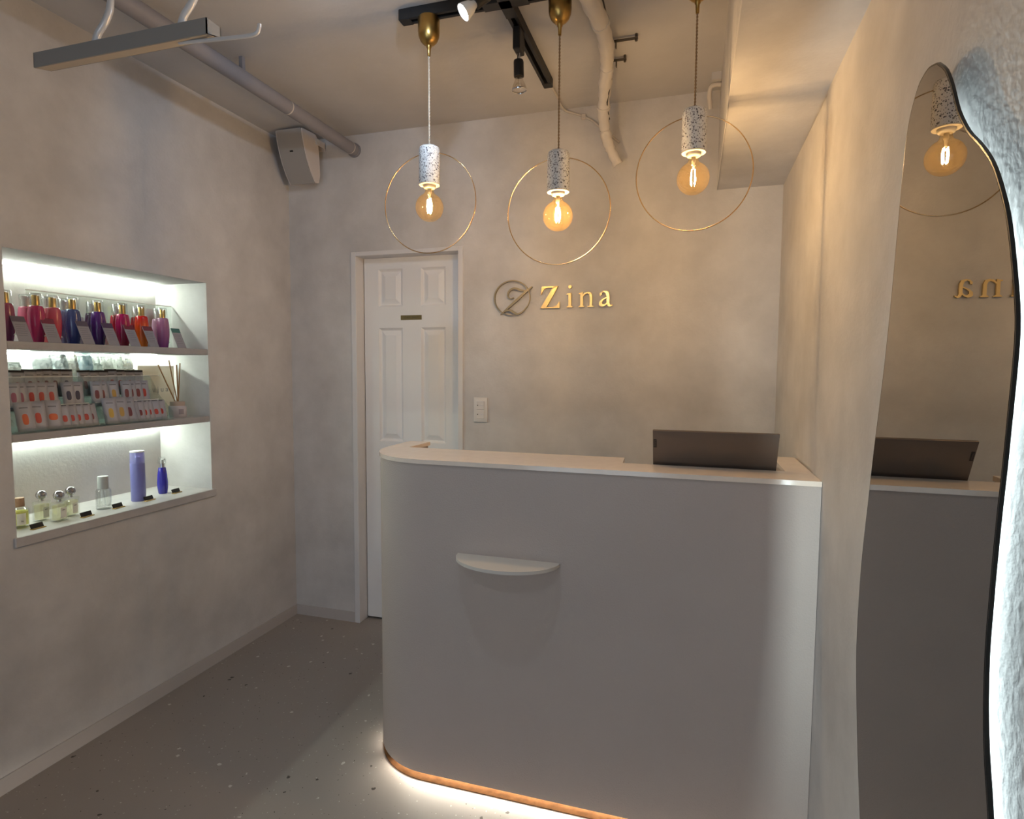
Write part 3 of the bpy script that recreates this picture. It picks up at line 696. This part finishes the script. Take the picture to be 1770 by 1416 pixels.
o = thing('spray_bottle', 'clear glass bottle with grey cap in the middle of the sill', 'bottle', (-.108, -1.028, NZB))
bm = nb(); lathe(bm, [(0, 0), (.025, 0), (.0265, .003), (.0265, .073), (.022, .079), (.012, .081), (0, .081)], 28); obj('glass_body', bm, M['glass'], o, smooth=40)
bm = nb(); lathe(bm, [(.0235, .080), (.0235, .012), (0, .010)], 28); obj('inner_wall', bm, M['glass'], o, smooth=40)
bm = nb(); lathe(bm, [(0, .081), (.0185, .081), (.0185, .128), (.0175, .130), (0, .130)], 28); obj('cap', bm, M['greycap'], o, smooth=40)
bm = nb(); tube(bm, [(0, 0, .080), (.004, .004, .014)], .002, 8); obj('dip_tube', bm, M['glass'], o)

M['purple_can'] = grad_mat('lilac_can', (.20, .20, .50), (.17, .17, .42), 0, .2, .28)
M['lilac_clear'] = clear_mat('lilac_clear_cap', (.62, .62, .95), .10, .08, .6, veil=((.45, .45, .85), .5))
o = thing('aerosol_can', 'tall lilac-blue hair spray can on the sill', 'spray can', (-.108, -.874, NZB))
bm = nb(); lathe(bm, [(0, 0), (.0255, 0), (.0275, .003), (.0275, .158), (.024, .166), (0, .167)], 32); obj('can_body', bm, M['purple_can'], o, smooth=40)
bm = nb(); lathe(bm, [(0, .166), (.012, .167), (.012, .184), (.008, .186), (0, .186)], 20); obj('nozzle', bm, M['purple_can'], o, smooth=40)
bm = nb(); lathe(bm, [(.0272, .160), (.0275, .162), (.0265, .205), (.0255, .208), (0, .208)], 32); obj('cap', bm, M['lilac_clear'], o, smooth=40)
bm = nb(); lathe(bm, [(.0268, .2055), (.0262, .2105), (0, .2110)], 32); obj('cap_top', bm, M['plastic'], o, smooth=40)

M['cobalt'] = mat('cobalt_glass', (.035, .03, .42), .08, coat=.6, trans=.25)
o = thing('serum_bottle', 'cobalt blue serum bottle with clear silver pump at the right of the sill', 'bottle', (-.135, -.730, NZB))
bm = nb(); lathe(bm, [(0, 0), (.0165, 0), (.0185, .003), (.0215, .030), (.0220, .050), (.0195, .085), (.0150, .114), (.013, .117), (0, .117)], 28); obj('body', bm, M['cobalt'], o, smooth=40)
bm = nb(); lathe(bm, [(0, .117), (.0125, .117), (.0125, .134), (0, .134)], 20); obj('collar', bm, M['chrome'], o, smooth=40)
bm = nb(); lathe(bm, [(.0135, .134), (.0165, .136), (.0165, .152), (.013, .162), (0, .164)], 20); obj('pump_cap', bm, M['clearcap'], o, smooth=40)
bm = nb(); lathe(bm, [(0, .134), (.006, .134), (.006, .150), (0, .152)], 14); box(bm, -.003, .016, -.004, .004, .150, .157, .001); obj('pump_head', bm, M['plastic'], o, smooth=40)

tags = [(-.052, -1.3135), (-.050, -1.140), (-.066, -1.000), (-.066, -.858), (-.084, -.704)]
tagn = ['in front of the yellow bottle', 'by the ball-capped perfumes', 'by the clear grey-capped bottle', 'by the lilac spray can', 'by the cobalt serum bottle']
for (x, y), nm in zip(tags, tagn):
    o = thing('price_tag', 'small black and gold price tag ' + nm, 'price tag', (x, y, NZB), (0, 0, .12), 'sill price tags')
    bm = nb(); box(bm, -.008, .008, -.024, .024, 0, .003, .0006); obj('gold_foot', bm, M['brass'], o)
    bm = nb(); prism(bm, [(-.004, .003), (-.002, .003), (-.008, .018), (-.010, .018)], 'y', -.023, .023); pt = obj('black_plate', bm, M['black'], o, smooth=0)
    for k in range(5):
        bm = nb(); yy = -.015+k*.0075; prism(bm, [(-.0046, .0068), (-.0043, .0068), (-.0069, .0135), (-.0072, .0135)], 'y', yy-.0018, yy+.0018); obj('print_mark', bm, M['gold'], pt, smooth=0)

# ------------------------------------------------------------------ niche, top: pump bottles and cards
BODY = [(0, 0), (.0170, 0), (.0188, .003), (.0225, .030), (.0255, .060), (.0260, .080), (.0245, .105), (.0228, .119), (.0208, .1258), (.018, .1275), (0, .128)]
def pump_bottle(label, x, y, c0, c1, clear=False, s=1.0):
    m = grad_mat('bottle_colour', c0, c1, .0, .12, .22, .15 if clear else 0.)
    o = thing('pump_bottle', label, 'bottle', (x, y, S1), (0, 0, .45), 'coloured pump bottles on the upper shelf'); o.scale = (s, s, s)
    bm = nb(); lathe(bm, BODY, 28, sy=.88); obj('body', bm, m, o, smooth=50)
    bm = nb(); lathe(bm, [(0, .127), (.0115, .127), (.0115, .160), (.010, .163), (0, .163)], 20); obj('gold_collar' if not clear else 'pump_collar', bm, M['brass'] if not clear else M['chrome'], o, smooth=40)
    bm = nb(); lathe(bm, [(.0185, .124), (.0185, .166), (.0165, .170), (0, .171)], 24); obj('clear_cap', bm, M['clearcap'], o, smooth=40)
    if clear:
        bm = nb(); lathe(bm, [(0, .1282), (.0125, .1285), (.0125, .152), (.0145, .155), (.0145, .164), (0, .166)], 16); box(bm, 0, .02, -.004, .004, .156, .163, .001); obj('pump_head', bm, M['plastic'], o, smooth=40)
    else:
        bm = nb(); prism(bm, [(-.006, .022), (.006, .022), (0, .028)], 'x', .0246, .0252); obj('logo_mark', bm, M['labelw'], o, smooth=0)
    return o
fb = [(-.052, -1.384, (.16, .02, .11), (.26, .05, .09), 'plum pump bottle at the left edge of the upper shelf'),
      (-.045, -1.292, (.36, .01, .09), (.42, .03, .11), 'raspberry red pump bottle, second in the front row'),
      (-.055, -1.228, (.50, .01, .04), (.52, .10, .14), 'coral pink pump bottle behind the maroon-headed card'),
      (-.048, -1.163, (.035, .05, .22), (.06, .08, .20), 'slate blue pump bottle in the front row'),
      (-.048, -1.066, (.035, .01, .09), (.10, .02, .17), 'deep violet pump bottle in the front row'),
      (-.045, -.966, (.22, .005, .02), (.42, .005, .09), 'crimson pump bottle in the front row'),
      (-.048, -.878, (.85, .22, .02), (.60, .01, .01), 'orange-red gradient pump bottle in the front row'),
      (-.048, -.776, (.18, .04, .20), (.38, .16, .28), 'mauve pink pump bottle, rightmost on the upper shelf')]
for x, y, c0, c1, lb in fb: pump_bottle(lb, x-.027, y+.020, c0, c1)
bb = [(-.120, -1.274, (.62, .10, .22), (.70, .16, .28), 'bright pink pump bottle standing behind the raspberry one'),
      (-.122, -1.198, (.72, .12, .14), (.78, .25, .26), 'salmon pump bottle standing behind the coral one'),
      (-.120, -1.140, (.32, .40, .70), (.38, .46, .80), 'pale blue pump bottle standing behind the slate blue one'),
      (-.122, -1.032, (.06, .01, .06), (.05, .01, .05), 'blackish purple pump bottle standing behind the violet one'),
      (-.122, -.928, (.50, .01, .03), (.40, .01, .03), 'dark red pump bottle standing behind the crimson one'),
      (-.122, -.836, (.45, .01, .02), (.36, .01, .02), 'dark red pump bottle standing behind the orange-red one'),
      (-.110, -.744, (.66, .36, .60), (.72, .42, .62), 'pale lilac pump bottle standing behind the mauve one')]
for x, y, c0, c1, lb in bb: pump_bottle(lb, x-.022, y+.017, c0, c1, True)

def card(label, y, hcol, wd=.043, ht=.094):
    o = thing('info_card', label, 'card', (-.010, y-.010, S1), (-.44, 0, PI/2-.02), 'tilted product cards on the upper shelf')
    bm = nb(); box(bm, -wd/2, wd/2, 0, .0016, .001, ht); obj('sheet', bm, M['cardgrey'], o, smooth=0)
    hm = mat('card_header', hcol, .4); bm = nb(); box(bm, -wd/2, wd/2, -.0004, .0002, ht*.78, ht); obj('header_strip', bm, hm, o, smooth=0)
    for k in range(6):
        bm = nb(); l_ = wd*(.36-.05*((k*7) % 3)); box(bm, -wd*.36, l_, -.0003, .0002, ht*(.66-k*.085), ht*(.68-k*.085)); obj('print_line', bm, M['cardink'], o, smooth=0)
    return o
M['cardgrey'] = mat('card_grey', (.31, .30, .335), .35); M['cardink'] = mat('card_ink', (.22, .20, .24), .5)
cards = [(-1.339, (.14, .11, .14), 'grey product card between the plum and raspberry bottles'),
         (-1.245, (.20, .04, .07), 'product card with maroon header in front of the coral bottle'),
         (-1.123, (.11, .09, .13), 'product card with dark grey header between the blue and violet bottles'),
         (-1.024, (.10, .06, .12), 'product card with dark purple header between the violet and crimson bottles'),
         (-.933, (.20, .03, .05), 'product card with dark red header between the crimson and orange bottles'),
         (-.848, (.22, .05, .07), 'product card with dark red header left of the mauve bottle'),
         (-.709, (.06, .17, .16), 'small product card with teal header at the right end of the upper shelf')]
for y, hc, lb in cards: card(lb, y, hc)

sh = thing('acrylic_screen', 'clear acrylic sheet standing behind the pump bottles', 'acrylic sheet', (-.20, -.90, S1))
bm = nb(); box(bm, -.001, .001, -.316, .308, 0, .193); obj('sheet', bm, M['acrylic'], sh, smooth=0)
bm = nb(); box(bm, -.0013, .0013, -.316, .308, .193, .1965); obj('top_edge', bm, M['edge_glow'], sh, smooth=0)
M['tube_white'] = grad_mat('tube_pale', (.72, .76, .70), (.80, .78, .34), .06, .16, .35)
o = thing('squeeze_tube', 'white squeeze tube with pale yellow end behind the crimson bottle', 'tube', (-.178, -.866, S1))
bm = nb(); rows = []
for z, a, b in ((0, .012, .012), (.012, .012, .012), (.014, .019, .014), (.06, .0195, .012), (.12, .020, .006), (.168, .0205, .001)): rows.append([bm.verts.new((b*math.cos(2*PI*k/20), a*math.sin(2*PI*k/20), z)) for k in range(20)])
for a, b in zip(rows, rows[1:]):
    for k in range(20): bm.faces.new((a[k], a[(k+1) % 20], b[(k+1) % 20], b[k]))
bm.faces.new(rows[0][::-1]); bm.faces.new(rows[-1]); obj('tube_body', bm, M['tube_white'], o, smooth=40)
bm = nb(); lathe(bm, [(0, 0), (.013, 0), (.013, .012), (0, .012)], 20); obj('screw_cap', bm, M['plastic'], o, smooth=40)
def poster_mat():
    m = mat('poster_print', (.7, .6, .58), .5); nt = m.node_tree; b = nt.nodes['Principled BSDF']
    tc = nt.nodes.new('ShaderNodeTexCoord'); mp = nt.nodes.new('ShaderNodeMapping'); mp.inputs['Location'].default_value = (0, -.0, -.125); mp.inputs['Scale'].default_value = (1, 22, 16)
    gr = nt.nodes.new('ShaderNodeTexGradient'); gr.gradient_type = 'SPHERICAL'
    nt.links.new(tc.outputs['Object'], mp.inputs['Vector']); mp.vector_type = 'POINT'
    mp.inputs['Location'].default_value = (0, 0, -.115*16); nt.links.new(mp.outputs[0], gr.inputs[0])
    rp = nt.nodes.new('ShaderNodeValToRGB'); rp.color_ramp.elements[0].color = (.70, .68, .66, 1); rp.color_ramp.elements[1].color = (.50, .27, .23, 1)
    nt.links.new(gr.outputs['Fac'], rp.inputs['Fac']); nt.links.new(rp.outputs['Color'], b.inputs['Base Color'])
    return m
po = thing('picture_panel', 'small printed panel with a soft pink picture behind the orange bottle', 'print', (-.186, -.712, S1))
bm = nb(); box(bm, -.001, .001, -.055, .055, 0, .172); obj('sheet', bm, poster_mat(), po, smooth=0)
bm = nb(); box(bm, -.012, .012, -.03, .03, 0, .003); obj('foot', bm, M['acrylic'], po, smooth=0)
M['blueprint'] = mat('blue_print', (.25, .45, .62), .5)
for y, lb in ((-1.068, 'small white leaflet with blue print behind the violet bottle'), (-.975, 'small white leaflet with blue and pink print behind the crimson bottle')):
    o = thing('leaflet', lb, 'leaflet', (-.180, y+.022, S1), (-.12, 0, PI/2), 'white leaflets on the upper shelf')
    bm = nb(); box(bm, -.034, .034, 0, .001, 0, .112); obj('sheet', bm, M['paper'], o, smooth=0)
    for k in range(3):
        bm = nb(); box(bm, -.026+k*.018, -.014+k*.018, -.0003, .0002, .090, .100); obj('print_mark', bm, M['blueprint'], o, smooth=0)
    bm = nb(); prism(bm, [(-.006, .024), (0, .012), (.007, .016), (.006, .030), (-.002, .040)], 'y', -.0003, .0002); obj('print_drop', bm, mat('pink_print', (.62, .25, .25), .5), o, smooth=0)

# ------------------------------------------------------------------ niche, middle: sachet stands
def sachet_mat(name, rx, rz, cz, band=None):
    m = mat(name, (.40, .39, .425), .42); nt = m.node_tree; b = nt.nodes['Principled BSDF']
    tc = nt.nodes.new('ShaderNodeTexCoord'); s = nt.nodes.new('ShaderNodeSeparateXYZ'); nt.links.new(tc.outputs['Object'], s.inputs[0])
    def mth(op, a, bb=None):
        n = nt.nodes.new('ShaderNodeMath'); n.operation = op
        for i, v in enumerate((a, bb)):
            if v is None: continue
            if isinstance(v, (int, float)): n.inputs[i].default_value = v
            else: nt.links.new(v, n.inputs[i])
        return n.outputs[0]
    ex = mth('POWER', mth('ABSOLUTE', mth('DIVIDE', s.outputs[0], rx)), 3.); ez = mth('POWER', mth('ABSOLUTE', mth('DIVIDE', mth('SUBTRACT', s.outputs[2], cz), rz)), 3.)
    el = mth('LESS_THAN', mth('ADD', ex, ez), 1.)
    fr_ = mth('LESS_THAN', s.outputs[1], 0.); el = mth('MULTIPLY', el, fr_)
    oi = nt.nodes.new('ShaderNodeObjectInfo')
    mx = nt.nodes.new('ShaderNodeMix'); mx.data_type = 'RGBA'; mx.inputs['A'].default_value = (.40, .39, .425, 1)
    nt.links.new(el, mx.inputs['Factor']); nt.links.new(oi.outputs['Color'], mx.inputs['B']); cur = mx.outputs['Result']
    tx = mth('MULTIPLY', mth('LESS_THAN', mth('ABSOLUTE', mth('SUBTRACT', s.outputs[2], .083)), .0022), mth('LESS_THAN', mth('ABSOLUTE', s.outputs[0]), .012))
    m2 = nt.nodes.new('ShaderNodeMix'); m2.data_type = 'RGBA'; m2.inputs['B'].default_value = (.17, .165, .18, 1)
    nt.links.new(tx, m2.inputs['Factor']); nt.links.new(cur, m2.inputs['A']); cur = m2.outputs['Result']
    if band:
        bd = mth('GREATER_THAN', s.outputs[2], band[0]); m3 = nt.nodes.new('ShaderNodeMix'); m3.data_type = 'RGBA'
        nt.links.new(bd, m3.inputs['Factor']); nt.links.new(cur, m3.inputs['A']); m3.inputs['B'].default_value = (*band[1], 1); cur = m3.outputs['Result']
    nt.links.new(cur, b.inputs['Base Color'])
    return m
def pouch_bm(wd, ht, th, nx=5, nz=7):
    bm = nb()
    for sgn in (-1, 1):
        g = [[bm.verts.new(((i/(nx-1)-.5)*wd, sgn*(.0006+th*(1-(2*i/(nx-1)-1)**2)*(max(0, math.sin(PI*min(1, j/(nz-1)*1.12)))**.7)), j/(nz-1)*ht)) for i in range(nx)] for j in range(nz)]
        for j in range(nz-1):
            for i in range(nx-1): bm.faces.new((g[j][i], g[j][i+1], g[j+1][i+1], g[j+1][i]))
        if sgn == -1: ga = g
        else: gb = g
    def rim(G): return [G[0][i] for i in range(nx)] + [G[j][nx-1] for j in range(1, nz)] + [G[nz-1][i] for i in range(nx-2, -1, -1)] + [G[j][0] for j in range(nz-2, 0, -1)]
    a, b = rim(ga), rim(gb)
    for k in range(len(a)): bm.faces.new((a[k], a[(k+1) % len(a)], b[(k+1) % len(a)], b[k]))
    return bm
def mesh_only(bm, m, name):
    bmesh.ops.recalc_face_normals(bm, faces=bm.faces); me = bpy.data.meshes.new(name); bm.to_mesh(me); bm.free()
    for p in me.polygons: p.use_smooth = True
    me.materials.append(m); return me
ME = {'tall': mesh_only(pouch_bm(.050, .104, .0035), sachet_mat('sachet_tall', .0085, .019, .042), 'sachet'),
      'round': mesh_only(pouch_bm(.054, .106, .0035), sachet_mat('sachet_round', .0130, .012, .044), 'sachet'),
      'short': mesh_only(pouch_bm(.040, .086, .0035), sachet_mat('sachet_short', .0075, .012, .034), 'sachet'),
      'band': mesh_only(pouch_bm(.044, .104, .0035), sachet_mat('sachet_band', .0070, .016, .045, (.096, (.035, .025, .022))), 'sachet'),
      'back': mesh_only(pouch_bm(.040, .098, .003), sachet_mat('sachet_back', .0075, .017, .046), 'sachet')}
def place(me, name, label, cat, loc, rot, col, group):
    o = bpy.data.objects.new(name, me); C.objects.link(o); o.location = loc; o.rotation_euler = rot; o.color = (*col, 1)
    return tag(o, label, cat, group)
RED, ORG, YEL, MRN, NVY, MAU, GLD = (.42, .03, .02), (.62, .12, .03), (.55, .34, .04), (.16, .02, .03), (.02, .02, .06), (.32, .10, .16), (.45, .27, .06)
def fan(lst, x, z, lean, row, step):
    cnt = {}
    for k, (y, kind, col, cn, extra) in enumerate(lst):
        stand = 'left' if y < -1.095 else 'right'; cnt[stand] = cnt.get(stand, 0)+1
        place(ME[kind], 'sachet', 'sachet with %s print, %s from left in %s row, %s stand' % (cn, ORD[cnt[stand]-1], row, stand), 'sachet',
              (x-.0009*(k % 3), y, z+extra), (-lean-.02*((k*5) % 3), .035*math.sin(k*1.7+x*40), PI/2-.32+.03*math.sin(k*2.3)), col, 'sample sachets in the stands')
front = [(-1.352, 'tall', ORG, 'orange-red', 0), (-1.312, 'tall', (.50, .05, .02), 'red and orange', .002), (-1.262, 'round', ORG, 'round orange', 0), (-1.222, 'short', RED, 'red', 0), (-1.196, 'short', RED, 'red', 0),
         (-1.175, 'short', RED, 'red', 0), (-1.145, 'short', RED, 'red', 0), (-1.123, 'short', MRN, 'maroon', 0),
         (-1.045, 'tall', YEL, 'yellow', 0), (-1.003, 'tall', GLD, 'amber', .002), (-.966, 'tall', MRN, 'dark red', 0), (-.944, 'short', MRN, 'dark red', 0), (-.922, 'short', MRN, 'dark red', 0),
         (-.900, 'short', RED, 'red', 0), (-.876, 'short', RED, 'red', 0), (-.846, 'short', RED, 'red', 0), (-.822, 'short', RED, 'red', 0)]
second = [(-1.345, 'back', MAU, 'mauve', 0), (-1.318, 'back', MAU, 'mauve', 0), (-1.286, 'back', RED, 'red', 0), (-1.256, 'back', RED, 'red', 0), (-1.218, 'back', RED, 'red', 0), (-1.155, 'back', NVY, 'navy', 0), (-1.126, 'back', NVY, 'navy', 0),
          (-1.050, 'back', MRN, 'dark plum', 0), (-1.024, 'back', MRN, 'dark plum', 0), (-.978, 'back', GLD, 'gold', 0), (-.924, 'back', MRN, 'dark red', 0), (-.902, 'back', MRN, 'dark red', 0), (-.870, 'back', MRN, 'dark red', 0), (-.842, 'back', RED, 'bright red', 0)]
third = [(-1.300, 'band', MAU, 'brown-topped', 0), (-1.256, 'band', MRN, 'black-topped', .004), (-1.228, 'band', MRN, 'black-topped', .004), (-1.200, 'band', MRN, 'black-topped', .005), (-1.170, 'band', MRN, 'black-topped', .005), (-1.127, 'band', NVY, 'black-topped', .004),
         (-1.054, 'band', MRN, 'dark-topped', 0), (-1.020, 'band', MRN, 'dark-topped', 0), (-.985, 'band', RED, 'dark-topped', 0), (-.944, 'band', RED, 'dark-topped', .004), (-.906, 'band', RED, 'dark-topped', .002), (-.864, 'band', RED, 'dark-topped', 0), (-.828, 'band', RED, 'dark-topped', 0)]
fan(front, -.021, S2+.0045, .34, 'front', 0)
fan(second, -.087, S2+.0705, .20, 'second', 0)
fan(third, -.137, S2+.1065, .18, 'back', 0)

def stand(label, y0, y1):
    t = thing('acrylic_stand', label, 'display stand', (0, (y0+y1)/2, S2), group='tiered acrylic sachet stands')
    h = (y1-y0)/2
    bm = nb(); box(bm, -.275, -.004, -h, h, 0, .003); obj('base_plate', bm, M['acrylic'], t, smooth=0)
    for x0, x1, z in ((-.118, -.076, .066), (-.166, -.124, .102), (-.275, -.180, .158)):
        bm = nb(); box(bm, x0, x1, -h+.003, h-.003, z, z+.003); obj('tier', bm, M['acrylic'], t, smooth=0)
    for x, z in ((-.072, .085), (-.121, .185)):
        bm = nb(); box(bm, x-.001, x+.001, -h+.003, h-.003, .003, z); pn = obj('divider', bm, M['acrylic'], t, smooth=0)
        bm = nb(); box(bm, x-.0012, x+.0012, -h+.01, h-.01, z, z+.0022); obj('bright_edge', bm, M['edge_glow'], pn, smooth=0)
    for s in (-1, 1):
        bm = nb(); prism(bm, [(-.275, .003), (-.004, .003), (-.004, .035), (-.075, .10), (-.125, .185), (-.275, .185)], 'y', s*h-(.003 if s > 0 else 0), s*h+(0 if s > 0 else .003)); obj('side_panel', bm, M['acrylic'], t, smooth=0)
    bm = nb(); box(bm, -.006, -.004, -h+.003, h-.003, .003, .016); obj('front_lip', bm, M['acrylic'], t, smooth=0)
stand('left tiered clear acrylic stand full of sample sachets', N0+.012, -1.090)
stand('right tiered clear acrylic stand full of sample sachets', -1.084, -.782)

def bag_mat(name, c, v=.55):
    m = clear_mat(name, (.95, .97, .97), .12, .12, .6, veil=(c, v)); return m
bags = [(-1.262, (.82, .86, .84), 'white', .050, .075), (-1.158, (.80, .88, .90), 'white blue-edged', .062, .115), (-1.090, (.76, .86, .90), 'pale blue', .055, .112), (-1.050, (.55, .50, .42), 'tan', .055, .112), (-1.000, (.50, .72, .88), 'blue', .060, .118),
        (-.955, (.62, .74, .70), 'pale green', .060, .118), (-.902, (.66, .68, .62), 'grey-green', .048, .125), (-.852, (.60, .64, .58), 'clear grey', .042, .118), (-.800, (.40, .37, .30), 'brown-grey', .040, .118)]
for k, (y, c, cn, wd, ht) in enumerate(bags):
    bm = pouch_bm(wd, ht, .006, 7, 10)
    for v in bm.verts: v.co.y += .0022*math.sin(v.co.z*190+k)+.0015*math.sin(v.co.x*260+v.co.z*90+k*2)+random.uniform(-.0016, .0016)
    o = thing('plastic_bag', '%s plastic sample bag, %s from left behind the sachets' % (cn, ORD[k]), 'bag', (-.205-.004*(k % 2), y, S2+.1635), (-.40, .05*math.sin(k*2.1), PI/2-.30), 'plastic sample bags behind the sachets')
    obj('pouch', bm, bag_mat('bag_film', c), o, smooth=0)
    bm = nb(); box(bm, -wd/2*.96, wd/2*.96, -.0012, .0012, ht-.001, ht+.006); obj('sealed_top', bm, bag_mat('bag_seal', tuple(min(1, q*1.05) for q in c), .6), o, smooth=0)

M['peach'] = clear_mat('peach_print_acrylic', (.96, .93, .88), .05, .05, .4, veil=((.62, .53, .42), .55))
sg = thing('acrylic_sign', 'clear acrylic sign reading Aujua behind the reed diffuser', 'sign', (-.19, -.692, S2))
bm = nb(); box(bm, -.0015, .0015, -.092, .092, 0, .228); pn = obj('panel', bm, M['peach'], sg, smooth=0)
text_mesh('lettering', 'Aujua', .034, M['grey_ink'], pn, (.0018, -.0, .122), (PI/2, 0, PI/2), spacing=1.55)
bm = nb(); box(bm, -.0018, .0018, -.085, .01, .183, .186); obj('edge_line', bm, M['edge_glow'], sg, smooth=0)
bm = nb(); box(bm, -.02, .02, -.05, .05, 0, .003); obj('foot', bm, M['acrylic'], sg, smooth=0)

M['jar'] = mat('diffuser_jar', (.52, .48, .50), .45); M['jarlid'] = mat('diffuser_lid', (.46, .36, .30), .55); M['reed'] = mat('reed', (.28, .15, .06), .7); M['jarlabel'] = mat('jar_label', (.30, .27, .30), .6)
rd = thing('reed_diffuser', 'reed diffuser with four sticks in a white jar on the lower shelf', 'reed diffuser', (-.088, -.681, S2))
bm = nb(); lathe(bm, [(0, 0), (.034, 0), (.036, .003), (.036, .046), (.033, .051), (0, .051)], 32); jr = obj('jar', bm, M['jar'], rd, smooth=40)
bm = nb(); lathe(bm, [(0, .051), (.0295, .051), (.0295, .069), (.011, .071), (.009, .066), (0, .066)], 32); obj('wooden_lid', bm, M['jarlid'], rd, smooth=40)
bm = nb()
for k in range(6):
    a0 = -.66+k*.10; bm.faces.new([bm.verts.new((.0363*math.cos(a), .0363*math.sin(a), z)) for a, z in ((a0, .014), (a0+.1, .014), (a0+.1, .038), (a0, .038))])
obj('label', bm, M['jarlabel'], jr, smooth=60)
for a, b in (((.0, -.004, .055), (.002, -.095, .232)), ((.002, .0, .055), (.0, -.038, .252)), ((0, .004, .055), (-.002, .004, .232)), ((-.003, .006, .055), (-.006, .026, .240))):
    bm = nb(); tube(bm, [a, b], .0025, 8); obj('reed_stick', bm, M['reed'], rd)
